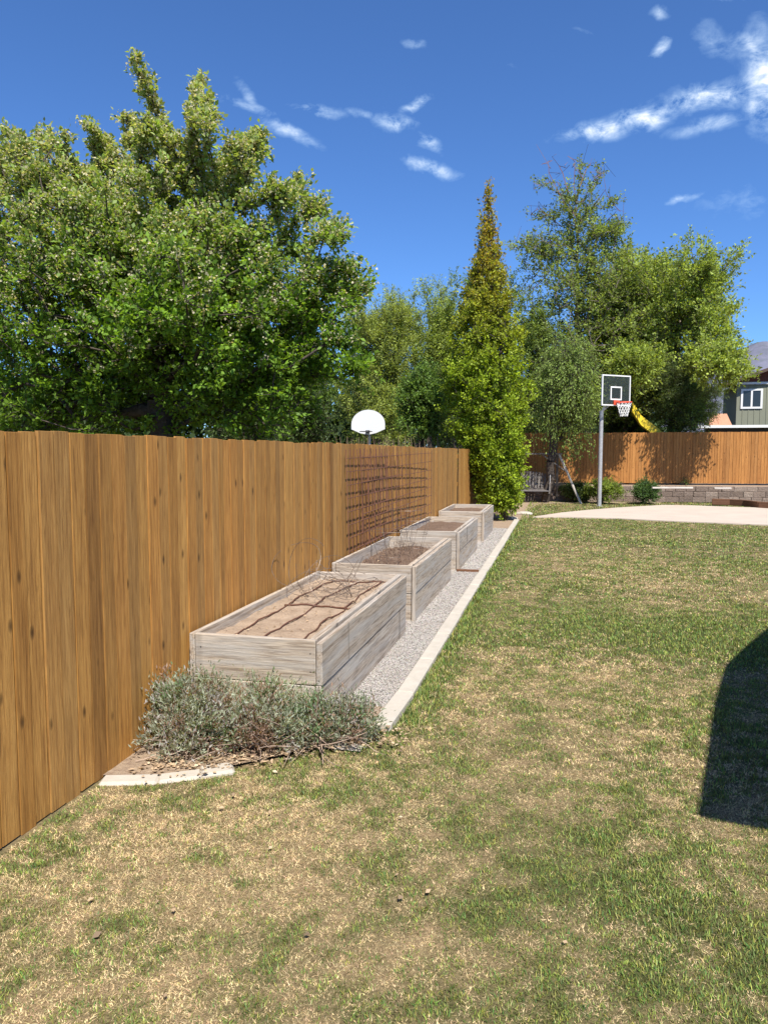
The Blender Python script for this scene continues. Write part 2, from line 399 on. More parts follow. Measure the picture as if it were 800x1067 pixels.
def pebbles(name, boxes, sizes, label):
    V = []; Fc = []; C = []; off = 0
    rs = np.random.default_rng(5)
    octv = np.array([[1, 0, 0], [0, 1, 0], [-1, 0, 0], [0, -1, 0], [0, 0, 1], [0, 0, -1.]])
    octf = np.array([[0, 1, 4], [1, 2, 4], [2, 3, 4], [3, 0, 4], [1, 0, 5], [2, 1, 5], [3, 2, 5], [0, 3, 5]])
    for (x0, x1, y0, y1, dens, sz) in boxes:
        n = int((x1-x0)*(y1-y0)*dens)
        p = np.stack([rs.uniform(x0, x1, n), rs.uniform(y0, y1, n), rs.uniform(.010, .018, n)], 1)
        s = sz*rs.uniform(.5, 1.3, (n, 1, 1))*np.array([[[1, .75, .55]]])*rs.uniform(.7, 1.2, (n, 6, 1))
        a = rs.uniform(0, 6.28, n); ca, sa = np.cos(a), np.sin(a)
        v = octv[None]*s
        v = np.stack([v[..., 0]*ca[:, None]-v[..., 1]*sa[:, None], v[..., 0]*sa[:, None]+v[..., 1]*ca[:, None], v[..., 2]], -1)+p[:, None]
        V.append(v.reshape(-1, 3)); Fc.append((octf[None]+(np.arange(n)*6)[:, None, None]).reshape(-1, 3)+off); off += n*6
        c = np.array([[.40, .37, .335]])*rs.uniform(.4, 1.35, (n, 1))*(1+rs.normal(0, .05, (n, 3)))
        C.append(np.repeat(c, 6, 0))
    o = mesh_np(name, np.concatenate(V), np.concatenate(Fc), M['stone'], attrs={'col': np.clip(np.concatenate(C), 0, .8)})
    tag(o, label, 'gravel', kind='stuff')
pebbles('loose_gravel', [(-1.46, KX0, 4.2, 7, 9000, .0065), (-1.46, KX0, 7, 11, 4500, .008), (-1.46, KX0, 11, 17, 2000, .011), (FX+.05, -1.46, 6.9, 7.4, 2500, .008)], None,
        'small grey and beige stones covering the strip beside the beds')

# ------------------------------------------------------------------ kerb (concrete edging)
def kerb(name, path, w, h, label):
    """poured edging with control joints"""
    pts = [Vector((p[0], p[1], 0)) for p in path]
    b = MB(); n = len(pts)
    for i in range(n-1):
        a, c = pts[i], pts[i+1]; d = (c-a); Ln = d.length; k = max(1, int(round(Ln/.9)))
        for j in range(k):
            p = a+d*(j/k); q = a+d*((j+1)/k); g = d.normalized()*.004
            hh = h+random.uniform(-.006, .006)
            Mx = Matrix.Translation(p+g) @ d.to_track_quat('X', 'Z').to_matrix().to_4x4()
            b.box((0, -w/2+random.uniform(-.004, .004), -.05), ((q-p).length-.008+(.02 if j == k-1 and i < n-2 and n > 3 and Ln < .6 else 0), w/2, hh), Mx, axis=0)
    o = b.build(name, M['concrete'], bevel=.014); tag(o, label, 'kerb'); return o
kc = (KX0+KX1)/2
kerb('garden_kerb', [(kc-.02, 4.36), (kc, 5.0), (kc, 18.95)], KX1-KX0, .055, 'long pale concrete kerb between gravel strip and lawn')
kerb('garden_kerb', [(-2.33, 3.34), (-2.05, 3.42), (-1.86, 3.53), (-1.7, 3.63)], .13, .022, 'short concrete kerb at foot of fence in front of grey shrub')
b = MB(); b.box((-1.43, 10.60, 0), (-1.11, 10.64, .045)); tag(b.build('edging_board', M['brown_wood'], bevel=.003), 'short dark board laid across the gravel strip', 'board')

# ------------------------------------------------------------------ fences
def fence(name, A, B, h, z0, mat, label, wmin=.07, wmax=.117, top_var=.006, seg=2.4, seed=1, rails=True):
    rs = random.Random(seed)
    A = Vector((A[0], A[1], 0)); B = Vector((B[0], B[1], 0)); d = (B-A); Ln = d.length; d.normalize()
    nrm = Vector((d.y, -d.x, 0))            # towards the yard
    root = empty(name, (A.x, A.y, z0), label, 'fence')
    root.rotation_euler = (0, 0, math.atan2(d.y, d.x))
    s = 0; flip = False
    cur = MB(); nxt = seg; hh = h
    while s < Ln:
        w = rs.uniform(wmin, wmax) if rs.random() < .45 else wmax
        w = min(w, Ln-s)
        flip = not flip; dep = (.003 if flip else 0)+rs.uniform(0, .003); t = .018
        top = hh+rs.uniform(-top_var, top_var)
        bt = rs.uniform(.0, .012)
        # local frame: x along, -y towards yard
        x0, x1 = s+rs.uniform(.0022, .006), s+w-rs.uniform(.0022, .006)
        y1 = -dep; y0 = y1-t
        tl = rs.uniform(-.0015, .0015)
        V = [(x0, y0, bt), (x0, y1, bt), (x1, y0, bt), (x1, y1, bt), (x0+tl, y0, top-.002), (x0+tl, y1, top), (x1+tl, y0, top-.002), (x1+tl, y1, top)]
        wc = [(p[2], p[0]-x0, p[1]-y0) for p in V]
        cur.add(V, [(0, 1, 3, 2), (4, 6, 7, 5), (0, 4, 5, 1), (2, 3, 7, 6), (0, 2, 6, 4), (1, 5, 7, 3)], wc, rs.random())
        if s+w < Ln-.01: cur.box((s+w-.026, .008, .03), (s+w+.026, .0145, hh-.04), axis=2, rnd=rs.random())
        s += w
        if s > nxt or s >= Ln-1e-6:
            cur.build('picket_panel', mat, root); cur = MB(); nxt += seg; hh = h+rs.uniform(-.008, .008)
    for zz in (.25, h*.52, h-.22):
        r = MB(); r.box((0, .015, zz), (Ln, .053, zz+.09)); r.build('rail', mat, root)
    for i in range(int(Ln/seg)+1):
        p = MB(); x = min(i*seg, Ln-.09); p.box((x, .055, 0), (x+.089, .144, h-.05)); p.build('post', mat, root)
    return root
# local -y must face the yard: A -> B with yard on the right-hand side ; left fence runs +Y, yard on its right
fence('wood_fence', (FX-.018, -.2), (FX-.018, 17.3), 1.83, 0.0, M['cedar'], 'long honey stained cedar picket fence running beside the planter boxes', seed=4, top_var=.007)
fence('wood_fence', (FX+.02, 17.36), (-1.75, 28.1), 1.83, 0, M['cedar'], 'shaded cedar fence section turning behind the narrow columnar tree', seed=8)
FB0 = np.array([-1.65, 28.14]); FB1 = np.array([16.0, 30.1])
fence('wood_fence', FB0, FB1, 1.86, .62, M['cedar_far'], 'orange stained picket fence standing above the block wall at the back', seed=12, top_var=.005)
# ------------------------------------------------------------------ retaining wall and raised bed
def retaining():
    W0 = np.array([-1.6, 26.9]); W1 = np.array([14.5, 28.6])
    d = W1-W0; Ln = np.linalg.norm(d); d /= Ln; ang = math.atan2(d[1], d[0])
    Mx = Matrix.Translation((W0[0], W0[1], 0)) @ Matrix.Rotation(ang, 4, 'Z')
    b = MB(); rs = random.Random(3); hh = .19
    for c in range(3):
        s = -rs.random()*.3
        while s < Ln:
            w = rs.uniform(.32, .46)
            b.box((s, c*.02+rs.uniform(-.012, .012), c*hh+.003), (s+w-.008, .26, (c+1)*hh-.003), Mx, axis=0, jit=.004)
            s += w
    m, t, bb = nt('split face block')
    rn = N(t, 'ShaderNodeAttribute', attribute_name='rnd').outputs['Fac']; wc = N(t, 'ShaderNodeAttribute', attribute_name='wc').outputs['Vector']
    c = ramp(t, rn, [(0, (.15, .11, .085)), (.5, (.215, .16, .125)), (1, (.27, .21, .165))])
    n1 = noise(t, wc, 18, 5, .65)
    c = mixc(t, c, ramp(t, n1, [(.3, (.6, .58, .55)), (.7, (1.2, 1.2, 1.2))]), .8, 'MULTIPLY')
    L(t, c, bb.inputs['Base Color']); bb.inputs['Roughness'].default_value = .95; bump(t, n1, bb, 1, .03)
    tag(b.build('retaining_wall', m, bevel=.012), 'low split face concrete block wall below the back fence', 'wall')
    # caps lying loose on top
    sheet('raised_bed_soil', [(W0[0]-.1, W0[1]+.2), (W1[0], W1[1]+.2), (16.5, 31), (-2, 30.0)], .565, M['mulch'])
retaining()
# long brown curved timber lying on patio edge
b = MB(); pts = [gnd(741, 526.5), gnd(760, 527), gnd(775, 528), gnd(790, 530), gnd(815, 531.5), gnd(860, 533)]
for p, q in zip(pts[:-1], pts[1:]): b.beam((p[0], p[1], .12), (q[0], q[1], .12), .09, .20, rnd=.3)
tag(b.build('landscape_timber', M['brown_wood'], bevel=.01), 'dark brown curved timber lying between patio and block wall', 'timber')
for (px, py, w, l, rz) in ((700, 509, 1.3, .05, .2), (752, 509.5, .5, .12, 0)):
    p = gnd(px, py, .58); b = MB(); Mx = Matrix.Translation((p[0], p[1], .58)) @ Matrix.Rotation(rz, 4, 'Z')
    b.box((-w/2, -l, .0), (w/2, l, .05), Mx)
    tag(b.build('loose_plank', M['white_wood'], bevel=.004), 'long thin pale plank lying on top of the block wall' if w > 1 else 'short pale board lying on the block wall right of the long plank', 'plank')

# ------------------------------------------------------------------ raised beds
BX0, BX1, BH = -2.30, -1.405, .575
BEDS = [(4.27, 6.86, 'nearest weathered timber raised bed, with drip lines on pale soil', .0),
        (7.34, 9.92, 'second timber raised bed from the front, full of wire cages and dry stems', .01),
        (10.72, 13.2, 'third timber raised bed, low mound of dark soil inside', .01),
        (14.35, 16.45, 'farthest timber raised bed, next to the columnar tree', .02)]
def soil_mat(name, c1, c2):
    m, t, b = nt(name)
    oc = N(t, 'ShaderNodeTexCoord').outputs['Object']
    n1 = noise(t, oc, 60, 6, .7); n2 = noise(t, oc, 6, 4)
    c = mixc(t, c1, c2, ramp(t, n1, [(.35, 0), (.65, 1)]))
    c = mixc(t, c, ramp(t, n2, [(.3, (.75, .72, .7)), (.7, (1.15, 1.15, 1.15))]), .8, 'MULTIPLY')
    L(t, c, b.inputs['Base Color']); b.inputs['Roughness'].default_value = .98; b.inputs['Specular IOR Level'].default_value = .1
    bump(t, n1, b, 1.0, .02); return m
M['soil_dry'] = soil_mat('dry pale soil', (.33, .245, .17), (.44, .335, .245))
M['soil_dark'] = soil_mat('dark soil', (.115, .075, .055), (.20, .14, .10))
def bed(i, y0, y1, label, dz):
    root = empty('raised_bed', ((BX0+BX1)/2, y0, 0), label, 'planter box', 'timber raised beds along the fence')
    ox, oy = (BX0+BX1)/2, y0
    H = BH+dz; T = .04; x0, x1 = BX0-ox, BX1-ox; ly = y1-y0
    ph = H/2
    def pl(a, c, ax, nm='plank'):
        b = MB(); b.box(a, c, axis=ax, jit=.0012); b.build(nm, M['bed_wood'], root, bevel=.004)
    for r in range(2):
        za, zb = r*ph+.003, (r+1)*ph-.003
        pl((x0+T, 0, za), (x1-T-.003, T, zb), 0)                       # front
        pl((x0+T, ly-T, za), (x1-T-.003, ly, zb), 0)                   # back
        pl((x0, .0, za), (x0+T-.003, ly, zb), 1)                       # left (fence side)
        pl((x1-T, -.004+(.006 if r else 0), za-.001), (x1+(.0 if r else -.006), ly+.003, zb-.012 if r else zb), 1)   # right side
    # inner rail on the right (double thickness) and corner posts
    pl((x1-T-.052, T+.002, H-.15), (x1-T-.006, ly-T-.002, H+.001), 1, 'inner_rail')
    for (px, py) in ((x0+T, T), (x0+T, ly-T-.07), (x1-T-.125, T+.001), (x1-T-.125, ly-T-.07)):
        pl((px+.002, py+.002, .02), (px+.068, py+.068, H-.07 if px < 0 else H-.05), 2, 'corner_post')
    if i > 0:   # exposed post strip at the front right corner
        pl((x1-T+.001, -.022, .0), (x1+.002, -.006, H-.006), 2, 'corner_trim')
    # screws
    for zz in (ph*.3, ph*.7, ph*1.3, ph*1.7):
        for xx in (x1-T-.035, x0+T+.04):
            b = MB(); b.tube([(xx, .004, zz), (xx, -.0015, zz)], .0045, 6); b.build('screw', M['dark_metal'], root)
    # soil
    nx, ny = 34, 90
    xs = np.linspace(x0+T-.004, x1-T+.002, nx); ys = np.linspace(T-.004, ly-T+.004, ny)
    X, Y = np.meshgrid(xs, ys, indexing='ij')
    lvl = [H-.075, H-.15, H-.10, H-.09][i]
    Z = lvl+(vn.fbm(X+i*3, Y, 5, 4)-.5)*[.05, .07, .06, .06][i]
    if i == 2: Z += .06*np.exp(-((X-.02)/.2)**2-((Y-1.2)/.8)**2)
    if i == 1: Z += .03*np.exp(-((X+.0)/.2)**2)
    V = np.stack([X, Y, Z], -1).reshape(-1, 3); idx = np.arange(nx*ny).reshape(nx, ny)
    Fc = np.stack([idx[:-1, :-1], idx[1:, :-1], idx[1:, 1:], idx[:-1, 1:]], -1).reshape(-1, 4)
    mesh_np('soil', V, Fc, M['soil_dry'] if i == 0 else M['soil_dark'], root, smooth=True)
    return lvl
LV = [bed(i, *b_) for i, b_ in enumerate(BEDS)]
def soil_z(i, x, y):
    ox, oy = (BX0+BX1)/2, BEDS[i][0]
    return LV[i]+(float(vn.fbm(np.array([x-ox+i*3]), np.array([y-oy]), 5, 4)[0])-.5)*[.05, .07, .06, .06][i]
# drip tubing on bed 1: one grid, lying on the soil
def drip():
    b = MB(); i = 0; y0 = BEDS[0][0]
    def line(pts, r=.006):
        out = []
        for p, q in zip(pts[:-1], pts[1:]):
            n = 10
            for k in range(n):
                f = k/n; x = p[0]+(q[0]-p[0])*f; y = p[1]+(q[1]-p[1])*f
                out.append((x+.006*math.sin(y*5+x*9), y, soil_z(0, x, y)+.010+.005*math.sin(9*y)))
        out.append((pts[-1][0], pts[-1][1], soil_z(0, *pts[-1])+.01))
        b.tube(out, r, 6)
    for x in (-2.12, -1.89, -1.64):
        line([(x+.02, y0+.07), (x, y0+.7), (x+.02, y0+1.25)]); line([(x+.0, y0+1.3), (x-.01, y0+1.9), (x+.04, y0+2.45)])
    line([(-2.14, y0+1.27), (-1.86, y0+1.30), (-1.54, y0+1.26)], .008)
    line([(-2.10, y0+2.44), (-1.8, y0+2.46), (-1.56, y0+2.47)], .008)
    tag(b.build('drip_irrigation', M['drip'], smooth=True), 'brown drip irrigation tubes laid in rows on the nearest bed', 'irrigation tubing')
drip()
# wire cages
def rings(b, c, rad, n, tilt, wob, seed, r=.0022, sq=1.0):
    rs = random.Random(seed)
    for k in range(n):
        rr = rad*rs.uniform(.7, 1.15); ax = Vector((rs.gauss(0, 1)*tilt, rs.gauss(0, 1)*tilt, 1)).normalized()
        q = ax.to_track_quat('Z', 'Y'); cc = Vector(c)+Vector((rs.gauss(0, wob), rs.gauss(0, wob), rs.uniform(0, wob*1.2)))
        ph = rs.random()*6
        pts = [cc+q @ Vector((rr*math.cos(a+ph), rr*sq*math.sin(a+ph), .02*math.sin(2*a))) for a in [2*math.pi*j/26*.93 for j in range(27)]]
        pts = [Vector((max(p.x, FX+.01), p.y, max(p.z, .48))) for p in pts]
        b.tube(pts, r, 4, caps=False)
def stalks(b, c, rad, h, n, seed, r=.0022):
    rs = random.Random(seed)
    for k in range(n):
        a = rs.random()*6.28; p = Vector(c)+Vector((rad*math.cos(a), rad*math.sin(a), 0))
        q = p+Vector((rs.gauss(0, .15), rs.gauss(0, .15), h*rs.uniform(.5, 1)))
        m_ = (p+q)/2+Vector((rs.gauss(0, .04), rs.gauss(0, .04), 0))
        p.x = max(p.x, FX+.02); q.x = max(q.x, FX+.02)
        b.tube([p, m_, q], r, 4, caps=False)
b = MB(); z = LV[0]
rings(b, (-1.95, 6.05, z+.08), .24, 7, .5, .10, 4, .0021); rings(b, (-2.05, 5.8, z+.28), .27, 2, 2.2, .10, 13, .0022)
stalks(b, (-1.9, 6.0, z), .2, .35, 9, 5, .0022)
rings(b, (-1.75, 5.8, z+.03), .22, 5, .2, .12, 9, .0022)
tag(b.build('wire_cage', M['wire']), 'collapsed tangle of looping plant cage wire on the nearest bed', 'plant cage')
for k, (cx, cy, h, s_) in enumerate(((-1.86, 8.15, .42, 21), (-1.75, 9.0, .5, 22), (-1.95, 9.45, .62, 23))):
    b = MB(); z = LV[1]
    for j in range(3): 
        rr = .12+.05*j
        b.tube([(cx+rr*math.cos(a), cy+rr*math.sin(a), z+.12+h*.35*j) for a in [2*math.pi*i/18 for i in range(18)]], .0024, 4, closed=True)
    for j in range(5):
        a = j*2*math.pi/5+s_; b.tube([(cx+.08*math.cos(a), cy+.08*math.sin(a), z-.02), (cx+.24*math.cos(a), cy+.24*math.sin(a), z+h*1.0)], .0024, 4)
    tag(b.build('wire_cage', M['wire']), ['low round wire plant cage at the near end of second bed', 'middle wire plant cage standing in the second bed', 'tallest wire plant cage in second bed, close to the fence'][k], 'plant cage', 'wire cages in the second bed')
# rusty mesh panels leaning on the fence
def mesh_panel(P0, P1, h, z0a, z0b, lean, sx, sz, skew, label, seed):
    rs = random.Random(seed)
    P0 = Vector((*P0, z0a)); P1 = Vector((*P1, z0b)); d = P1-P0; Ln = d.length
    u = Vector((-lean, 0, 1)).normalized(); b = MB(); nx = int(Ln/sx); nz = int(h/sz)
    def pt(s, t):
        p = P0+d*((s)/Ln)+u*t-d.normalized()*(skew*t)
        p.x = max(p.x, FX+.028); return p
    for i in range(nx+1):
        b.tube([pt(i*sx, -.04), pt(i*sx, h*.5), pt(i*sx, h+.03)], .0052, 4)
    for j in range(nz+1):
        b.tube([pt(s, j*sz) for s in np.linspace(0, nx*sx, 8)], .0052, 4)
    tag(b.build('wire_mesh_panel', M['rust']), label, 'trellis', 'rusty mesh panels leaning against the fence')
mesh_panel((-2.285, 7.95), (-2.27, 9.9), 1.12, .62, .64, .02, .15, .15, .03, 'rusty square wire mesh panel leaning on fence, the nearest one', 2)
mesh_panel((-2.285, 8.5), (-2.21, 13.0), 1.06, .62, .68, .02, .30, .15, -.10, 'rusty wire mesh panel tilted to the right, reaching the third bed', 5)
mesh_panel((-2.27, 8.6), (-2.25, 10.9), 1.14, .62, .66, .025, .25, .38, .12, 'rusty wire mesh panel standing closest against the fence boards', 9)
# dry stems and litter in bed 2
def stems(name, n, x0, x1, y0, y1, z, h, cols, label, w=.003):
    rs = np.random.default_rng(len(name)+n)
    p = np.stack([rs.uniform(x0, x1, n), rs.uniform(y0, y1, n), np.full(n, z)], 1)
    q = p+np.stack([rs.normal(0, h*.5, n), rs.normal(0, h*.5, n), rs.uniform(.2, 1, n)*h], 1); q[:, 0] = np.clip(q[:, 0], x0-.02, x1+.03)
    V, Fc = tubes_np(p, q, np.full(n, w), np.full(n, w*.5), 3)
    c = np.array(cols)[rs.integers(0, len(cols), n)]
    o = mesh_np(name, V, Fc, M['stone'], attrs={'col': np.repeat(c, 6, 0)}); tag(o, label, 'dead stems', kind='stuff')
stems('dry_stems', 420, BX0+.08, BX1-.12, BEDS[1][0]+.08, BEDS[1][1]-.1, LV[1]-.02, .13, [(.16, .09, .06), (.3, .22, .16), (.1, .06, .05)], 'short dead brown stems poking from the second bed')

# ------------------------------------------------------------------ foliage / tree generator
def leaf_mesh(name, P, D, size, col, parent, rs, asp=.5, upb=.6, mat=None):
    n = len(P)
    D = D/(np.linalg.norm(D, axis=1, keepdims=True)+1e-9)
    nr = rs.normal(0, 1, (n, 3)); nr /= np.linalg.norm(nr, axis=1, keepdims=True); nr[:, 2] += upb
    s = np.cross(D, nr); s /= (np.linalg.norm(s, axis=1, keepdims=True)+1e-9)
    nn = np.cross(s, D)
    sz = size*rs.uniform(.6, 1.25, (n, 1)) if np.isscalar(size) else size[:, None]*rs.uniform(.7, 1.2, (n, 1))
    a = P; m1 = P+D*sz*.45+s*sz*asp*.5+nn*sz*.08; m2 = P+D*sz*.45-s*sz*asp*.5+nn*sz*.08; tip = P+D*sz-nn*sz*.05
    V = np.stack([a, m1, tip, m2], 1).reshape(-1, 3); Fc = np.arange(n*4).reshape(n, 4)
    return mesh_np(name, V, Fc, mat or M['leaf'], parent, attrs={'col': np.clip(np.repeat(col, 4, 0), 0, .95)})
def grow(trunk, pts, bf):
    """balanced spanning tree; returns nodes, parent index"""
    T = np.array(trunk, float); nT = len(T)
    nodes = np.concatenate([T, pts]); n = len(nodes)
    par = np.full(n, -1); par[1:nT] = np.arange(nT-1)
    pl = np.zeros(n); 
    for i in range(1, nT): pl[i] = pl[i-1]+np.linalg.norm(T[i]-T[i-1])
    best = np.full(n, np.inf); bp = np.full(n, -1); done = np.zeros(n, bool); done[:nT] = True
    lo = max(1, nT//3)
    for i in range(lo, nT):
        c = np.linalg.norm(nodes-nodes[i], axis=1)+bf*pl[i]
        k = (c < best) & ~done; best[k] = c[k]; bp[k] = i
    for _ in range(n-nT):
        j = int(np.argmin(np.where(done, np.inf, best))); done[j] = True; par[j] = bp[j]
        pl[j] = pl[bp[j]]+np.linalg.norm(nodes[j]-nodes[bp[j]])
        c = np.linalg.norm(nodes-nodes[j], axis=1)+bf*pl[j]
        k = (c < best) & ~done; best[k] = c[k]; bp[k] = j
    return nodes, par, pl
def ellip(rs, n, c, r, shell=.5):
    d = rs.normal(0, 1, (n, 3)); d /= np.linalg.norm(d, axis=1, keepdims=True)
    return np.array(c)+d*np.array(r)*(rs.random((n, 1))**shell)
def tree(name, label, cat, base, trunk, pts, seed=0, bf=.35, r_tr=.12, r_tip=.006, shoots=4, sl=.3, per=10, leaf=.05, asp=.5,
         c1=(.06, .11, .02), c2=(.10, .16, .03), vert=.2, outw=.6, droop=0.0, blossom=None, bark='bark', group=None, sparse=0.0, extra=None, upb=.6, twig_r=.003, hue_by_h=None, thin=None, slh=None):
    rs = np.random.default_rng(seed)
    base = np.array(base, float)
    root = empty(name, base, label, cat, group)
    T = np.array(trunk, float)-base; pts = np.asarray(pts)-base
    nodes, par, pl = grow(T, pts, bf)
    n = len(nodes); nT = len(T)
    cnt = np.zeros(n); 
    order = np.argsort(-pl)
    kids = np.zeros(n)
    for j in order:
        if kids[j] == 0: cnt[j] = max(cnt[j], 1)
        if par[j] >= 0: cnt[par[j]] += cnt[j]; kids[par[j]] += 1
    rad = r_tip*cnt**.5; rad *= 1.0; mx = rad[0]; rad = np.minimum(rad*(1 if mx < r_tr else 1), 1e9)
    sc = r_tr/mx; e = (cnt/cnt.max())**.5; rad = np.maximum(r_tip, r_tr*e)
    j = np.arange(1, n); pj = par[1:]
    # wiggle long branches with a midpoint
    A = nodes[pj]; B = nodes[j]; ln = np.linalg.norm(B-A, axis=1)
    mid = (A+B)/2+rs.normal(0, .07, A.shape)*ln[:, None]; ra = np.minimum(rad[pj], rad[j]*1.35); rb = rad[j]; rm = (ra+rb)/2
    V1, F1 = tubes_np(A, mid, ra, rm, 5); V2, F2 = tubes_np(mid, B, rm, rb, 5)
    # shoots
    src = np.arange(nT, n); src = np.repeat(src, shoots)
    if sparse: src = src[rs.random(len(src)) > sparse]
    if thin: src = src[rs.random(len(src)) > np.clip((nodes[src][:, 2]-thin[0])/(thin[1]-thin[0]), 0, .85)]
    ctr = np.average(nodes[nT:], axis=0) if n > nT else T[-1]
    O = nodes[src]; od = O-np.array([ctr[0], ctr[1], ctr[2]-.2*(O[:, 2].max()-O[:, 2].min())]); od /= (np.linalg.norm(od, axis=1, keepdims=True)+1e-6)
    bd = nodes[src]-nodes[par[src]]; bd /= (np.linalg.norm(bd, axis=1, keepdims=True)+1e-6)
    rd = rs.normal(0, .6, O.shape)
    d = od*outw+bd*.5+rd; d[:, 2] += vert; d /= np.linalg.norm(d, axis=1, keepdims=True)
    ls = sl*rs.uniform(.4, 1.3, len(O))
    if slh: ls = ls*(1-(1-slh[2])*np.clip((O[:, 2]-slh[0])/(slh[1]-slh[0]), 0, 1))
    E = O+d*ls[:, None]; E[:, 2] -= droop*ls
    V3, F3 = tubes_np(O, E, np.full(len(O), twig_r*1.4), np.full(len(O), twig_r*.6), 3)
    VV = [V1, V2]; FF = [F1, F2+len(V1)]; off = len(V1)+len(V2)
    VV.append(V3); FF.append(F3+off)
    mesh_np('trunk', np.concatenate(VV), np.concatenate(FF), M[bark], root, smooth=True)
    # leaves
    m = len(O); t = (rs.random((m, per))**.8); t[:, 0] = 1
    P = O[:, None]+(E-O)[:, None]*t[..., None]+rs.normal(0, leaf*.45, (m, per, 3))
    ld = (E-O)[:, None]/(ls[:, None, None]+1e-6)*.8+rs.normal(0, .75, (m, per, 3)); ld[..., 2] -= .15+droop*.5
    shade = rs.uniform(.5, 1.35, (m, 1, 1)); mixf = rs.random((m, 1, 1))*.6+rs.random((m, per, 1))*.4
    C = (np.array(c1)*(1-mixf)+np.array(c2)*mixf)*1.6*shade*rs.uniform(.8, 1.2, (m, per, 1))
    if hue_by_h:   # (z0, z1, colour) real leaf colour change towards the top of the crown
        z0, z1, cc = hue_by_h; f = np.clip((P[..., 2:3]-z0)/(z1-z0), 0, 1)*rs.uniform(.3, 1, (m, per, 1)); C = C*(1-f)+np.array(cc)*f
    P = P.reshape(-1, 3); ld = ld.reshape(-1, 3); C = C.reshape(-1, 3)
    leaf_mesh('crown', P, ld, leaf, C, root, rs, asp, upb)
    if blossom:    # (z threshold, fraction, colour, size)
        z0, fr, cc, bs = blossom
        pr = np.clip((O[:, 2]-z0)/2.2, 0, 1)*fr
        k = rs.random(m) < pr; nb = 17
        Pb = (O[k][:, None]+(E-O)[k][:, None]*rs.uniform(.2, 1.05, (k.sum(), nb, 1))+rs.normal(0, .03, (k.sum(), nb, 3))).reshape(-1, 3)
        Cb = np.array(cc)*rs.uniform(.6, 1.1, (len(Pb), 1))
        leaf_mesh('blossom', Pb, rs.normal(0, 1, Pb.shape), bs, Cb, root, rs, .9, .8)
    return root
def clump(rs, pts, sc, keep=.6):
    """thin points by a smooth 3-D field so that the crown has boughs and gaps"""
    f = np.zeros(len(pts))
    for k in range(7):
        d = rs.normal(0, 1, 3); d /= np.linalg.norm(d); f += np.sin(pts@d*sc*rs.uniform(.7, 1.6)+rs.uniform(0, 6.28))
    th = np.quantile(f, 1-keep); return pts[f+rs.normal(0, .35, len(pts)) > th]
def line_pts(ps, n, jit, rs):
    ps = np.array(ps, float); t = np.linspace(0, len(ps)-1, n); i = np.minimum(t.astype(int), len(ps)-2); f = (t-i)[:, None]
    return ps[i]*(1-f)+ps[i+1]*f+rs.normal(0, jit, (n, 3))

# --- crab apple, left, behind the fence
def crab():
    rs = np.random.default_rng(31); Yd = 9.0
    base = at(172, 455, Yd).copy(); base[2] = 0
    a = lambda x, y, dy=0: at(x, y, Yd+dy)
    pts = [ellip(rs, 620, a(185, 335), (2.2, 1.9, 1.2), .45), ellip(rs, 430, a(60, 320), (2.0, 1.8, 1.4), .45), ellip(rs, 330, a(150, 258), (1.5, 1.4, .8), .5),
           ellip(rs, 130, a(252, 345), (1.0, 1.3, .68), .5), ellip(rs, 90, a(60, 200), (1.3, 1.2, .6), .5), ellip(rs, 200, a(60, 420), (2.4, 1.4, .6), .5), ellip(rs, 130, a(250, 405), (1.15, 1.3, .6), .5),
           ellip(rs, 50, a(190, 185), (.7, .6, .45), .6), ellip(rs, 120, a(-60, 330), (1.6, 1.5, 1.6), .5)]
    pts = [clump(rs, np.concatenate(pts), 4.6, .88)]
    tips = [[(200, 180), (165, 110), (145, 65)], [(200, 180), (204, 120), (206, 78)], [(235, 200), (250, 160), (272, 150)], [(130, 190), (138, 150), (136, 118)], [(60, 190), (40, 160), (12, 132)],
            [(90, 190), (72, 160), (48, 132)], [(250, 220), (285, 195), (300, 205)], [(300, 250), (330, 215), (342, 216)], [(310, 260), (350, 240), (362, 245)], [(320, 290), (360, 275), (380, 288)], [(300, 300), (350, 300), (372, 318)],
            [(205, 180), (222, 130), (216, 100)], [(235, 220), (262, 175), (240, 150)], [(180, 180), (172, 140), (166, 125)], [(100, 190), (105, 155), (95, 128)], [(-30, 200), (-40, 150), (-45, 120)], [(10, 200), (8, 170), (-8, 140)], [(310, 360), (350, 350), (372, 352)], [(270, 250), (312, 205), (322, 190)], [(250, 200), (262, 150), (268, 138)], [(120, 200), (118, 160), (112, 140)], [(150, 190), (152, 140), (160, 128)], [(320, 320), (362, 300), (386, 300)], [(330, 380), (365, 385), (384, 375)], [(30, 200), (22, 165), (28, 140)]]
    for tp in tips: pts.append(line_pts([a(x-(12 if x > 290 else 2), y+8, rs.uniform(-.6, .6)) for x, y in tp], 13, .03, rs))
    pts = np.concatenate(pts); pts = pts[pts[:, 2] > 1.75]
    tr = [base, a(172, 452), a(168, 430), a(166, 405), a(170, 375), a(180, 340), a(190, 300)]
    tree('crab_apple_tree', 'large spreading blossoming tree behind the long fence at left', 'tree', base, tr, pts, 5, bf=.42, r_tr=.20, r_tip=.008, shoots=6, sl=.27, per=12, leaf=.07, asp=.6,
         c1=(.055, .11, .012), c2=(.145, .235, .03), vert=.45, outw=.45, blossom=(2.6, .95, (.66, .60, .42), .032), hue_by_h=(3.4, 6.8, (.46, .47, .22)), upb=1.1, slh=(4.3, 6.0, .45))
crab()

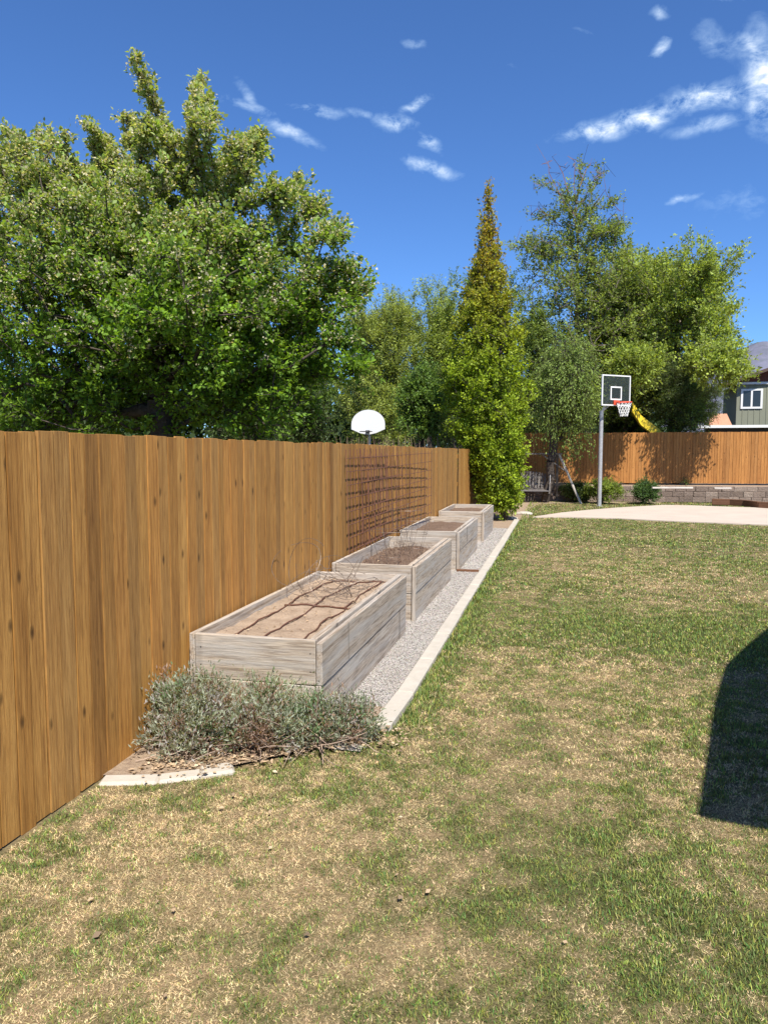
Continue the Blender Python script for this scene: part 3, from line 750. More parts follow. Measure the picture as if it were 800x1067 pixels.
# --- columnar tree in the yard
def columnar():
    rs = np.random.default_rng(77); Y0 = 19.2
    base = at(527, 534, Y0).copy(); base[2] = 0
    prof = [(525, 505, 27), (530, 505, 44), (500, 507, 50), (460, 508, 54), (420, 508, 54), (390, 506, 50), (350, 506, 42), (310, 508, 32), (280, 508, 25), (250, 509, 17), (225, 509, 9), (195, 509, 3)]
    ys = [530, 500, 460, 420, 390, 350, 310, 280, 250, 225, 195]; cx = [520, 518, 509, 506, 506, 506, 506, 508, 508, 508, 509]; hw = [14, 22, 34, 42, 42, 34, 22, 14, 7, 3, 0]
    pts = []
    for k in range(1500):
        y = 190+(528-190)*rs.random()**.58
        c = np.interp(-y, [-v for v in ys], cx); w = np.interp(-y, [-v for v in ys], hw)*rs.uniform(.85, 1.12)
        a = rs.random()*6.28; r = w*rs.random()**.4
        p = at(c, y, Y0); s = Y0/F; pts.append(p+np.array([r*s*math.cos(a), r*s*math.sin(a), 0]))
    pts = np.array(pts); pts = pts[pts[:, 2] > .25]
    top = at(509, 188, Y0)
    tr = [base, base+[0, 0, .6], base+(top-base)*.25, base+(top-base)*.45, base+(top-base)*.65, base+(top-base)*.82, base+(top-base)*.93, top]
    tree('columnar_tree', 'narrow upright bright green tree at the end of the raised beds', 'tree', base, tr, pts, 8, bf=.25, r_tr=.10, r_tip=.006, shoots=5, sl=.26, per=11, leaf=.075, asp=.62,
         c1=(.115, .175, .016), c2=(.24, .30, .026), vert=.7, outw=.5, hue_by_h=(3.8, 7.2, (.36, .23, .045)), upb=.6, thin=(4.5, 9.0))
columnar()

def blobtree(name, label, cx, top, bot, hw, Y0, n, seed, squash=1.0, tcx=None, lobes=6, c1=(.06, .10, .02), c2=(.12, .17, .035), cat='tree', tips=0, trunk_top=None, dep=1.0, low=.4, **kw):
    """crown of lobes; cx/top/bot/hw in photo pixels measured at distance Y0"""
    rs = np.random.default_rng(seed); s = Y0/F
    base = at(tcx or cx, 480, Y0).copy(); base[2] = kw.pop('zb', 0)
    zt = at(cx, top, Y0)[2]; zb = max(at(cx, bot, Y0)[2], .3); C = at(cx, (top+bot)/2, Y0)
    H = zt-zb; W = hw*s; pts = []
    pts.append(ellip(rs, n//3, C, (W*.72, W*.7*dep, H*.42), .45))
    for k in range(lobes):
        a = 6.28*k/lobes+rs.random(); rr = rs.uniform(.25, .62); hz = rs.uniform(-.33, .30)
        if k % 3 == 0: hz = .30; rr *= .5
        c = C+np.array([W*rr*math.cos(a), W*dep*rr*math.sin(a), H*hz]); q = rs.uniform(.30, .45)
        pts.append(ellip(rs, n*2//3//lobes, c, (W*q, W*q*dep, H*q*.75), .5))
    for k in range(tips):
        a = rs.random()*6.28; p0 = C+np.array([W*.5*math.cos(a), W*.5*dep*math.sin(a), H*.22]); p1 = p0+np.array([W*.35*math.cos(a), W*.3*math.sin(a), H*rs.uniform(.12, .30)])
        pts.append(line_pts([p0, p1], 7, .05, rs))
    lob = kw.pop('lob', None)
    pts = clump(rs, np.concatenate(pts), 3.2*2.2/max(W, .5) if W > 1.2 else 3.0, .78); pts = pts[pts[:, 2] > base[2]+low]
    if lob: pts = np.concatenate([pts]+[ellip(rs, m_, c_, r_, .5) for m_, c_, r_ in lob])
    tz = trunk_top or (C[2]+H*.1)
    tr = [base+(np.array([C[0], C[1], tz])-base)*f+rs.normal(0, .04, 3)*(f > 0) for f in np.linspace(0, 1, 7)]
    return tree(name, label, cat, base, tr, pts, seed+1, c1=c1, c2=c2, **kw)
TG = 'trees beyond the fences'
# light willow-like trees in the middle distance
blobtree('feathery_tree', 'pale feathery yellow green tree behind the white backboard', 395, 318, 470, 62, 31.5, 800, 101, c1=(.15, .19, .045), c2=(.26, .30, .075), shoots=7, sl=.55, per=13, leaf=.11, asp=.32, vert=.5, group=TG, tips=10)
blobtree('feathery_tree', 'pale feathery tree just left of the columnar tree top', 447, 310, 470, 50, 33, 800, 102, c1=(.15, .20, .045), c2=(.25, .30, .075), shoots=7, sl=.55, per=13, leaf=.11, asp=.32, vert=.5, group=TG, tips=10)
blobtree('leafy_tree', 'mid green round tree behind the right edge of the large blossoming tree', 312, 350, 470, 46, 19, 420, 103, c1=(.055, .095, .018), c2=(.12, .18, .035), shoots=6, sl=.36, per=12, leaf=.075, asp=.5, group=TG, tips=6)
blobtree('leafy_tree', 'dark green bushy tree above the fence between the backboard and the columnar tree', 437, 385, 470, 32, 21, 380, 104, c1=(.06, .11, .022), c2=(.13, .20, .045), shoots=6, sl=.34, per=12, leaf=.075, asp=.6, group=TG)
blobtree('leafy_tree', 'round crowned green tree rising directly behind the columnar tree', 503, 288, 470, 40, 31, 520, 105, c1=(.075, .12, .025), c2=(.16, .22, .05), shoots=6, sl=.45, per=12, leaf=.09, asp=.5, group=TG, tips=10)
blobtree('leafy_tree', 'grey green tree filling the gap between columnar tree and birch', 556, 322, 480, 40, 29.5, 560, 106, c1=(.085, .125, .03), c2=(.17, .22, .055), shoots=6, sl=.45, per=11, leaf=.10, asp=.5, group=TG)
# tall sparse birch with bare reddish shoots
def birch():
    rs = np.random.default_rng(55); Y0 = 30.5
    a = lambda x, y, dy=0: at(x, y, Y0+dy)
    base = a(610, 480).copy(); base[2] = 0
    pts = [ellip(rs, 330, a(622, 340), (2.7, 2.0, 2.6), .5), ellip(rs, 90, a(604, 290), (1.5, 1.2, 1.2), .5), ellip(rs, 45, a(600, 235), (1.0, .9, 1.6), .6), ellip(rs, 40, a(565, 262), (1.1, .8, .6), .6), ellip(rs, 40, a(632, 245), (1.0, .8, .6), .6), ellip(rs, 150, a(660, 400), (2.2, 1.6, 1.6), .5), ellip(rs, 150, a(590, 410), (1.8, 1.5, 1.8), .5), ellip(rs, 110, a(650, 320), (1.8, 1.5, 1.3), .5)]
    for tp in ([(600, 260), (590, 210), (562, 190)], [(600, 250), (602, 200), (606, 172)], [(604, 240), (615, 200), (628, 182)], [(580, 265), (555, 255), (538, 262)], [(610, 260), (635, 240), (648, 236)], [(590, 250), (575, 225), (556, 228)], [(605, 230), (620, 215), (640, 214)], [(575, 265), (556, 285), (550, 305)]):
        pts.append(line_pts([a(x, y, rs.uniform(-.5, .5)) for x, y in tp], 9, .06, rs))
    pts = np.concatenate(pts); pts = pts[pts[:, 2] > 1.2]
    tr = [base, a(608, 440), a(606, 400), a(604, 350), a(602, 310), a(601, 270), a(601, 235)]
    tree('birch_tree', 'tallest birch with thin open top and bare reddish shoots behind the hoop', 'tree', base, tr, pts, 9, bf=.3, r_tr=.17, r_tip=.011, shoots=6, sl=.50, per=10, leaf=.11, asp=.5,
         c1=(.10, .14, .032), c2=(.20, .245, .055), vert=.2, outw=.4, bark='bark_light', group=TG, sparse=.12, twig_r=.005)
    # bare red shoots as a part of their own
    o = [x for x in COL.objects if x.name.startswith('birch_tree')][0]
    b = MB()
    for tp in ([(598, 225), (580, 190), (556, 196)], [(600, 225), (598, 175), (597, 166)], [(602, 215), (622, 185), (630, 178)], [(585, 235), (560, 215), (552, 225)], [(612, 245), (640, 225), (648, 240)], [(590, 215), (572, 180), (570, 168)], [(600, 210), (610, 176), (616, 170)], [(575, 280), (556, 300), (553, 325)], [(580, 250), (556, 258), (545, 250)], [(606, 230), (630, 200), (645, 222)], [(592, 200), (584, 172), (590, 176)]):
        ps = [a(x, y, rs.uniform(-.4, .4))-base for x, y in tp]; ps = line_pts(ps, 7, .03, rs)
        b.tube(ps, list(np.linspace(.022, .009, 7)), 4)
        for k in range(3, 7):
            b.tube([ps[k], ps[k]+rs.normal(0, .18, 3)+[0, 0, .12], ps[k]+rs.normal(0, .3, 3)+[0, 0, .2]], [.01, .008, .005], 3)
    b.build('bare_shoots', M['twig_red'], o)
birch()
blobtree('poplar_tree', 'broad green tree with ragged top beside the far house', 706, 270, 412, 60, 30.8, 900, 107, c1=(.13, .175, .035), c2=(.26, .31, .07), shoots=7, sl=.50, per=11, leaf=.12, asp=.5, group=TG, tips=22, lobes=9, r_tr=.2, bark='bark_light', sparse=.2, dep=1.45, lob=[(95, (5.1, 27.3, 4.7), (1.0, .8, .6)), (40, (5.2, 28.1, 5.2), (.8, .8, .5))])
blobtree('poplar_tree', 'light green tree between the birch and the broad tree at right', 652, 268, 450, 54, 32, 950, 108, c1=(.12, .16, .03), c2=(.23, .28, .06), shoots=7, sl=.48, per=11, leaf=.115, asp=.5, group=TG, tips=8, bark='bark_light', dep=1.1, lob=[(80, (2.35, 27.0, 4.7), (.85, .7, .6)), (40, (2.6, 28.4, 5.0), (.6, .9, .4))])
blobtree('pine_tree', 'dark needled pine low behind the back fence near the far house', 702, 382, 450, 38, 30.6, 620, 109, c1=(.035, .055, .022), c2=(.10, .13, .045), shoots=8, sl=.34, per=20, leaf=.13, asp=.13, group=TG, r_tr=.16, vert=.1, lobes=9, dep=1.9)
blobtree('pine_tree', 'small dark pine behind the hoop pole at back fence', 655, 420, 470, 30, 32.5, 260, 119, c1=(.03, .055, .022), c2=(.07, .10, .035), shoots=7, sl=.34, per=18, leaf=.13, asp=.13, group=TG, vert=.1)
# weeping birch by the swing, in the yard
blobtree('weeping_tree', 'weeping leafy tree hanging over the garden swing', 590, 348, 462, 38, 26.4, 480, 110, c1=(.10, .15, .035), c2=(.21, .27, .07), shoots=6, sl=.65, per=13, leaf=.085, asp=.5, droop=1.1, vert=-.4, outw=.3, tcx=568, group='trees and shrubs in the yard', r_tr=.15)
# overhanging branches near the fence top (belongs to another tree)
blobtree('leafy_tree', 'low leafy tree overhanging the shaded part of the back fence', 706, 398, 455, 40, 29.9, 330, 111, c1=(.05, .085, .025), c2=(.11, .16, .045), shoots=5, sl=.4, per=10, leaf=.085, group=TG, low=1.9)
# undergrowth behind the long fence
for k, (cx, top, hw, Yd, lb) in enumerate(((40, 395, 75, 13.5, 'dark shrub far left behind the long fence, under the blossoming tree'), (255, 405, 60, 14.5, 'dark shrub behind the long fence right of the blossoming tree trunk'), (318, 405, 36, 16.5, 'dark shrub behind the long fence left of the white backboard'), (475, 430, 22, 24, 'low shrub behind the fence corner by the columnar tree'))):
    blobtree('shrub', lb, cx, top, 468, hw, Yd, 260, 130+k, cat='shrub', c1=(.035, .06, .018), c2=(.08, .115, .035), shoots=6, sl=.35, per=9, leaf=.065, group='shrubs behind the long fence', r_tr=.06)
for k, (cx, top, hw, Yd, lb, c1, c2) in enumerate(((628, 497, 24, 26.2, 'yellow green rounded shrub behind the hoop pole', (.08, .12, .02), (.20, .25, .045)), (671, 499, 18, 26.5, 'dark glossy green shrub against the block wall', (.03, .065, .02), (.08, .13, .04)), (600, 500, 18, 26.8, 'dark low shrub behind the swing leg', (.04, .065, .02), (.08, .11, .03)))):
    blobtree('shrub', lb, cx, top, 528, hw, Yd, 170, 150+k, cat='shrub', c1=c1, c2=c2, shoots=6, sl=.20, per=10, leaf=.06, group='shrubs in the back corner', r_tr=.03, low=.05)
for (cx, top, hw, Yd, lb, sd) in ((712, 503, 14, 28.6, 'small green ground shrub on top of the block wall', 160),):
    blobtree('shrub', lb, cx, top, 512, hw, Yd, 70, sd, cat='shrub', c1=(.04, .07, .02), c2=(.10, .14, .04), shoots=5, sl=.16, per=8, leaf=.05, r_tr=.02, low=.05, zb=.57)
# far background mass so that no gap shows the horizon
def woods():
    rs = np.random.default_rng(91); P = []; C = []
    for k in range(46):
        x = -60+k*2.6+rs.normal(0, .8)
        if x > 6: continue
        y = 48+rs.normal(0, 4); h = rs.uniform(6.5, 9.5); n = 2600
        q = ellip(rs, n, (x, y, h*.5), (3.0, 2.5, h*.55), .35); P.append(q)
        C.append(np.array([.06, .095, .035])*rs.uniform(.7, 1.4)*rs.uniform(.7, 1.2, (n, 1)))
    P = np.concatenate(P); C = np.concatenate(C)
    o = leaf_mesh('distant_woods', P, rs.normal(0, 1, P.shape), .48, C, None, rs, .7, .5)
    tag(o, 'far off belt of green trees seen in gaps between nearer crowns', 'trees', kind='stuff')
woods()
# dry twiggy brush behind the fence
def brush(name, n, px0, px1, Y0, h, label, seed, z0=0.0, parent=None):
    rs = np.random.default_rng(seed); s = at(px0, 470, Y0); e = at(px1, 470, Y0)
    f = rs.random(n); p = s+(e-s)*f[:, None]; p[:, 1] += rs.normal(0, .5, n); p[:, 2] = z0
    hh = h*rs.uniform(.5, 1, n)
    q = p+np.stack([rs.normal(0, .18, n), rs.normal(0, .18, n), hh], 1)
    V, Fc = tubes_np(p, q, np.full(n, .008), np.full(n, .004), 3)
    c = np.array([[.28, .20, .14]])*rs.uniform(.5, 1.3, (n, 1))
    o = mesh_np(name, V, Fc, M['stone'], attrs={'col': np.repeat(c, 6, 0)}); tag(o, label, 'brush', kind='stuff')
brush('dry_brush', 650, 335, 500, 20, 2.2, 'bare tan twiggy brush just above the fence top', 5)
brush('dry_brush', 600, -40, 170, 10.8, 2.0, 'bare pale twigs behind the long fence at left', 6)

# ------------------------------------------------------------------ grey-green shrub at the first bed
def sage():
    rs = np.random.default_rng(64)
    root = empty('lavender_shrub', (-1.75, 3.98, .0), 'sprawling half dead grey green shrub in front of the nearest bed', 'shrub')
    o = np.array([-1.75, 3.98, 0.0])
    centers = [(-2.14, 3.90, .12), (-1.85, 3.90, .08), (-1.60, 3.98, .08), (-1.36, 4.10, .05), (-2.10, 3.72, .05), (-1.22, 4.15, .03), (-1.72, 3.92, .05), (-1.75, 4.08, .1)]
    segs = []; LP = []; LD = []; LC = []
    nst = 980
    for k in range(nst):
        ci = rs.choice(8, p=[.16, .11, .15, .13, .10, .09, .16, .10]); c = np.array(centers[ci])+rs.normal(0, .05, 3)*[1, .6, .2]; c[2] = abs(c[2])*.4
        a = rs.uniform(0, 6.28); el = rs.uniform(.05, 1.35); ln = rs.uniform(.45, 1.0)*[.42, .24, .25, .28, .24, .27, .22, .38][ci]
        d = np.array([math.cos(a)*math.cos(el)*1.05, math.sin(a)*math.cos(el)*.62, math.sin(el)])
        p = c.copy(); m_ = 5
        bend = rs.normal(0, .35, 3); 
        for j in range(m_):
            q = p+d*ln/m_; d = d+bend/m_; d[2] += .10; d /= np.linalg.norm(d)
            q[0] = max(q[0], FX+.03); q[1] = min(q[1], 4.25) if q[0] < BX1 and q[2] < .6 else q[1]; q[2] = max(q[2], .02)
            segs.append((p.copy(), q.copy(), .0032*(1-.12*j))); 
            if j >= 2: tipbase = p.copy()
            p = q
        dead = rs.random() < [.15, .5, .15, .15, .4, .15, .85, .3][ci]
        nl = 46
        t = rs.random(nl); pos = tipbase+(p-tipbase)*t[:, None]+rs.normal(0, .008, (nl, 3))
        # side sprays
        spray = rs.normal(0, .035, (nl, 3)); pos = pos+spray*(rs.random((nl, 1)) < .6)
        LP.append(pos); LD.append(d*1.0+rs.normal(0, .6, (nl, 3))+np.array([0, 0, .25]))
        colr = np.array([.30, .20, .15]) if dead else (np.array([.35, .38, .285]) if rs.random() < .8 else np.array([.18, .26, .13]))
        if rs.random() < .14: colr = np.array([.40, .37, .36])
        LC.append(colr*rs.uniform(.75, 1.25)*rs.uniform(.8, 1.2, (nl, 1)))
    for k in range(130):      # bare woody branches sprawling out of the base
        a = rs.uniform(3.3, 6.1); el = rs.uniform(.05, .6); ln = rs.uniform(.2, .46); p = np.array([rs.uniform(-2.1, -1.25), rs.uniform(3.85, 4.08), .03]); p[1] += (p[0]+1.7)*.25
        d = np.array([math.cos(a)*math.cos(el), math.sin(a)*math.cos(el)*.6, math.sin(el)]); bend = rs.normal(0, .5, 3)
        for j in range(6):
            q = p+d*ln/6; d = d+bend/6; d[2] -= .02; d /= np.linalg.norm(d); q[2] = max(q[2], .03); q[0] = max(q[0], FX+.03)
            segs.append((p.copy(), q.copy(), .0055*(1-.12*j))); p = q
    P0 = np.array([s_[0] for s_ in segs])-o; P1 = np.array([s_[1] for s_ in segs])-o; rr = np.array([s_[2] for s_ in segs])
    V, Fc = tubes_np(P0, P1, rr, rr*.9, 4)
    c = np.array([[.30, .22, .165]])*rs.uniform(.4, 1.4, (len(P0), 1))
    mesh_np('stems', V, Fc, M['stone'], root, attrs={'col': np.repeat(c, 8, 0)})
    leaf_mesh('foliage', np.concatenate(LP)-o, np.concatenate(LD), .030, np.concatenate(LC), root, rs, .30, .4)
sage()
# leaf litter
def litter():
    rs = np.random.default_rng(40); P = []
    n = 700
    t = rs.random(n); x = -2.2+1.2*t; y = np.interp(x, [-2.3, -2.05, -1.7, -1.35, -1.0], [3.5, 3.6, 3.74, 4.0, 4.35])+rs.normal(0, .09, n)
    P.append(np.stack([x, y, np.full(n, .028)], 1))
    n = 60; P.append(np.stack([rs.uniform(-1.12, -.85, n), rs.uniform(4.0, 4.35, n), np.full(n, .035)], 1))
    n = 130; d = rs.uniform(1.8, 11, n)**1.0; P.append(np.stack([rs.uniform(-2.2, 2.2, n), d, np.full(n, .022)], 1))
    n = 260; P.append(np.stack([rs.uniform(BX0+.06, BX1-.1, n), rs.uniform(4.35, 6.8, n), np.full(n, LV[0]+.012)], 1))
    n = 200; P.append(np.stack([rs.uniform(BX0+.06, BX1-.1, n), rs.uniform(7.4, 9.8, n), np.full(n, LV[1]+.02)], 1))
    P = np.concatenate(P); k = ~((P[:, 0] < BX1+.02) & (P[:, 1] > 4.2) & (P[:, 2] < .1)) & (P[:, 0] > FX+.04); P = P[k]; n = len(P)
    D = rs.normal(0, 1, (n, 3)); D[:, 2] *= .25
    C = np.array([[.42, .30, .19]])*rs.uniform(.4, 1.35, (n, 1)); C[rs.random(n) < .06] = (.55, .45, .30)
    sz = np.where(P[:, 2] > .3, .022, .030)*rs.uniform(.6, 1.2, n)
    o = leaf_mesh('leaf_litter', P, D, sz, C, None, rs, .7, 3.0, M['litter']); tag(o, 'dry brown fallen leaves scattered under the shrub, on lawn and soil', 'leaves', kind='stuff')
litter()

# ------------------------------------------------------------------ basketball hoop
def hoop():
    B = gnd(624, 527.5); Y0 = B[1]
    root = empty('basketball_hoop', (B[0], B[1], 0), 'pole mounted basketball hoop with clear white edged backboard at the patio', 'basketball hoop')
    s = np.linalg.norm(at(624, 472, Y0)-EY)/F
    zt = at(624, 392, Y0)[2]; zb = at(624, 423, Y0)[2]; Hb = zt-zb
    ang = R(38); W = 1.14
    u = np.array([math.cos(ang), math.sin(ang), 0]); nrm = np.array([math.sin(ang), -math.cos(ang), 0])
    C = at(638, 408, Y0)-np.array([B[0], B[1], 0]); C[2] = (zt+zb)/2
    C = C+nrm*.15
    b = MB(); b.tube([(0, 0, 0), (0, 0, zb-.15)], .065, 14); b.build('pole', M['steel'], root, smooth=False)
    b = MB(); b.tube([(0, 0, 0), (0, 0, .012)], .12, 14); b.build('base_plate', M['steel'], root)
    b = MB(); q = C-nrm*.02
    for zz in (.18, -.28): b.beam((0, 0, zb-.2+(.0 if zz < 0 else .0)), q+[0, 0, zz], .05, .05)
    b.build('support_arm', M['steel'], root)
    Mx = Matrix(((u[0], nrm[0], 0, C[0]), (u[1], nrm[1], 0, C[1]), (0, 0, 1, C[2]), (0, 0, 0, 1)))
    m, t, bb = nt('smoked acrylic'); bb.inputs['Base Color'].default_value = (.06, .07, .06, 1); bb.inputs['Roughness'].default_value = .15
    tr = t.nodes.new('ShaderNodeBsdfTransparent'); mx = t.nodes.new('ShaderNodeMixShader'); mx.inputs[0].default_value = .28
    tr.inputs[0].default_value = (.8, .82, .8, 1)
    L(t, tr.outputs[0], mx.inputs[1]); L(t, bb.outputs[0], mx.inputs[2]); L(t, mx.outputs[0], t.nodes['Material Output'].inputs['Surface'])
    b = MB(); b.box((-W/2, -.006, -Hb/2), (W/2, .006, Hb/2), Mx); bd = b.build('backboard', m, root)
    b = MB(); e = .028
    for a, c in (((-W/2-.01, -.02, -Hb/2-.01), (-W/2+e, .02, Hb/2+.01)), ((W/2-e, -.02, -Hb/2-.01), (W/2+.01, .02, Hb/2+.01)), ((-W/2+e, -.018, Hb/2-e), (W/2-e, .018, Hb/2+.01)), ((-W/2+e, -.018, -Hb/2-.01), (W/2-e, .018, -Hb/2+e))): b.box(a, c, Mx)
    b.build('frame', M['white_paint'], bd)
    b = MB(); zl, zh, w2 = -Hb/2+.17, -Hb/2+.60, .23
    for a, c in (((-w2, .008, zl), (-w2+.045, .012, zh)), ((w2-.045, .008, zl), (w2, .012, zh)), ((-w2+.045, .008, zh-.045), (w2-.045, .012, zh)), ((-w2+.045, .008, zl), (w2-.045, .012, zl+.045))): b.box(a, c, Mx)
    b.build('target_square', M['white_paint'], bd)
    b = MB(); b.box((-w2+.05, -.05, zl+.05), (w2-.05, -.012, zh-.05), Mx); b.build('mounting_plate', M['dark_metal'], bd)
    rc = Vector((0, .38, -Hb/2+.08)); rr = .23
    b = MB(); b.tube([Mx @ (rc+Vector((rr*math.cos(a), rr*math.sin(a), 0))) for a in [2*math.pi*i/24 for i in range(24)]], .016, 6, closed=True)
    b.box((-.11, .012, -Hb/2+.02), (.11, .05, -Hb/2+.16), Mx); b.box((-.06, .05, -Hb/2+.06), (.06, .16, -Hb/2+.09), Mx)
    rm = b.build('rim', M['orange'], root)
    b = MB(); n = 12
    for i in range(n):
        for sg in (1, -1):
            pts = []
            for j in range(6):
                f = j/5; a = 2*math.pi*(i+sg*j*.5)/n; q = rr*(1-.52*f**.8); pts.append(Mx @ (rc+Vector((q*math.cos(a), q*math.sin(a), -.02-.42*f))))
            b.tube(pts, .008, 4, caps=False)
    b.build('net', M['net'], rm)
hoop()
# white fan backboard beyond the long fence
def fan():
    Y0 = 26.8; C = at(383.5, 441, Y0); s = Y0/math.cos(YAW)/F*1.0
    root = empty('basketball_hoop', (C[0], C[1], 0), 'white fan shaped basketball backboard peeking over the long fence', 'basketball hoop')
    s = np.linalg.norm((at(401, 441, Y0)-at(366, 441, Y0)))/35
    out = []
    for k in range(17):
        a = math.pi*k/16; out.append((17.5*math.cos(a), -1+14.5*math.sin(a)))
    out += [(-17.5, -6), (-8, -10), (0, -11.5), (8, -10), (17.5, -6)]
    n = len(out); V = [(x*s, -.015, y*s) for x, y in out]+[(x*s, .015, y*s) for x, y in out]
    f = [tuple(range(n)), tuple(range(2*n-1, n-1, -1))]+[(i, n+i, n+(i+1) % n, (i+1) % n) for i in range(n)]
    me = bpy.data.meshes.new('backboard'); me.from_pydata(V, [], f); me.materials.append(M['white_paint']); o = bpy.data.objects.new('backboard', me); link(o, root)
    o.location = (0, 0, C[2]); o.rotation_euler = (0, 0, YAW-.25)
    b = MB(); z = C[2]-8.5*s
    b.tube([(.23*math.cos(a)+.0, -.32+.23*math.sin(a), z) for a in [2*math.pi*i/20 for i in range(20)]], .012, 5, closed=True)
    b.box((-.07, -.12, z-.05), (.07, -.02, z+.05)); b.build('rim', M['dark_metal'], root)
    b = MB(); b.tube([(0, .25, 0), (0, .25, z+.2)], .045, 10); b.box((-.03, .02, z), (.03, .25, z+.05)); b.build('pole', M['steel'], root)
fan()

# ------------------------------------------------------------------ garden swing
def swing():
    F1 = gnd(605, 523.5)-np.array([0, 0, 0]); Y0 = F1[1]-.8
    F1 = at(605, 523, Y0); F1[2] = 0
    apex = at(582, 473, Y0); 
    root = empty('garden_swing', (F1[0], F1[1], 0), 'old timber A frame garden swing with slatted bench under the weeping tree', 'swing')
    o = np.array([F1[0], F1[1], 0]); ap = apex-o+np.array([0, .45, 0]); zt = ap[2]; Wd = 1.95
    def leg(p, q, m='white_wood', w=.08, nm='leg'):
        b = MB(); b.beam(p, q, w, w*.6); b.build(nm, M[m], root, bevel=.004)
    leg((0, 0, 0), (ap[0], ap[1], zt)); leg((ap[0]-.05, ap[1]*2+.25, 0), (ap[0]-.05, ap[1]+.03, zt), 'gray_wood')
    leg((-Wd-.3, 0, 0), (ap[0]-Wd+.25, ap[1], zt), 'gray_wood'); leg((-Wd-.3, ap[1]*2+.25, 0), (ap[0]-Wd+.2, ap[1]+.03, zt), 'gray_wood')
    leg((ap[0]+.12, ap[1], zt), (ap[0]-Wd+.1, ap[1], zt), 'gray_wood', .09, 'top_beam')
    leg((ap[0]-.55, ap[1], zt-.04), (ap[0]+.28, ap[1]-.12, zt-.62), 'gray_wood', .06, 'brace')
    x1 = ap[0]-.30; x0 = x1-1.35; yb = ap[1]; zs = .42
    b = MB()
    for i in range(6): b.beam((x0, yb-.42+i*.085, zs), (x1, yb-.42+i*.085, zs+.01*i), .065, .022)
    b.beam((x0, yb-.42, zs-.05), (x0, yb+.05, zs-.05), .05, .07); b.beam((x1, yb-.42, zs-.05), (x1, yb+.05, zs-.05), .05, .07)
    b.build('seat', M['gray_wood'], root)
    b = MB(); n = 13
    for i in range(n):
        x = x0+.05+(x1-x0-.1)*i/(n-1); hh = .56+.10*math.sin(math.pi*i/(n-1)); b.beam((x, yb+.05, zs), (x, yb+.24, zs+hh), .02, .07, roll=math.pi/2)
    b.beam((x0, yb+.06, zs+.06), (x1, yb+.06, zs+.06), .03, .06); b.beam((x0, yb+.2, zs+.48), (x1, yb+.2, zs+.48), .03, .07)
    b.build('backrest', M['gray_wood'], root)
    for x in (x0-.02, x1+.02):
        b = MB(); b.beam((x, yb-.42, zs+.26), (x, yb+.14, zs+.28), .07, .03); b.beam((x, yb-.4, zs), (x, yb-.4, zs+.26), .04, .05); b.build('armrest', M['gray_wood'], root)
        b = MB(); b.tube([(x, yb-.38, zs+.28), (x, yb, zt-.5), (x, yb, zt)], .012, 6); b.tube([(x, yb+.18, zs+.3), (x, yb, zt-.5)], .012, 6); b.build('chain', M['steel'], root)
swing()
# stepping stone near the columnar tree
def rock(name, p, r, h, label, seed, c=(.45, .40, .34)):
    bm = bmesh.new(); bmesh.ops.create_icosphere(bm, subdivisions=2, radius=1); rs = random.Random(seed)
    for v in bm.verts:
        k = 1+rs.uniform(-.12, .12); v.co = Vector((v.co.x*r*k, v.co.y*r*.8*k, max(v.co.z, -.3)*h*k))
    me = bpy.data.meshes.new(name); bm.to_mesh(me); bm.free(); me.materials.append(M['concrete'])
    o = bpy.data.objects.new(name, me); link(o); o.location = (p[0], p[1], h*.25); tag(o, label, 'rock')
rock('rock', gnd(546, 536), .24, .07, 'flat pale rock at lawn edge under the columnar tree', 2)
rock('rock', gnd(534, 541), .13, .06, 'small stone by the far end of the kerb', 3)

# ------------------------------------------------------------------ yellow slide, house, mountain
def slide():
    Y0 = 29.9
    P = [at(657, 424, Y0), at(666, 438, Y0), at(679, 448, Y0), at(694, 460, Y0)]
    b = np.array([P[0][0], P[0][1], 0]); root = empty('play_slide', b, 'yellow plastic slide showing above the back fence', 'slide')
    P = [p-b for p in P]; P.append(P[-1]+np.array([1.2, 0, -.9])); w = .55
    rows = []
    for p in P:
        for (dy, dz) in ((-.5, .16), (-.47, .16), (-.45, 0), (.45, 0), (.47, .16), (.5, .16)): rows.append((p[0], p[1]+dy*w-.3, p[2]+dz))
    for p in P:
        for (dy, dz) in ((-.5, -.20), (-.47, -.20), (-.45, -.20), (.45, -.20), (.47, -.20), (.5, -.20)): rows.append((p[0], p[1]+dy*w-.3, p[2]+dz))
    n = len(P); f = []
    for i in range(n-1):
        for j in range(5):
            f.append((i*6+j, i*6+j+1, (i+1)*6+j+1, (i+1)*6+j)); f.append((n*6+i*6+j, n*6+(i+1)*6+j, n*6+(i+1)*6+j+1, n*6+i*6+j+1))
        f.append((i*6, (i+1)*6, n*6+(i+1)*6, n*6+i*6)); f.append((i*6+5, n*6+i*6+5, n*6+(i+1)*6+5, (i+1)*6+5))
    f.append((0, n*6, n*6+5, 5))
    me = bpy.data.meshes.new('chute'); me.from_pydata(rows, [], f); me.materials.append(M['yellow']); o = bpy.data.objects.new('chute', me); link(o, root)
    b2 = MB(); 
    for dx, dy in ((-.1, 0), (-.1, -.7), (-.9, 0), (-.9, -.7)): b2.beam((dx, dy, 0), (dx, dy, 2.3), .09, .09)
    b2.box((-.95, -.75, 2.2), (-.05, .05, 2.26)); b2.build('platform', M['brown_wood'], root)
slide()
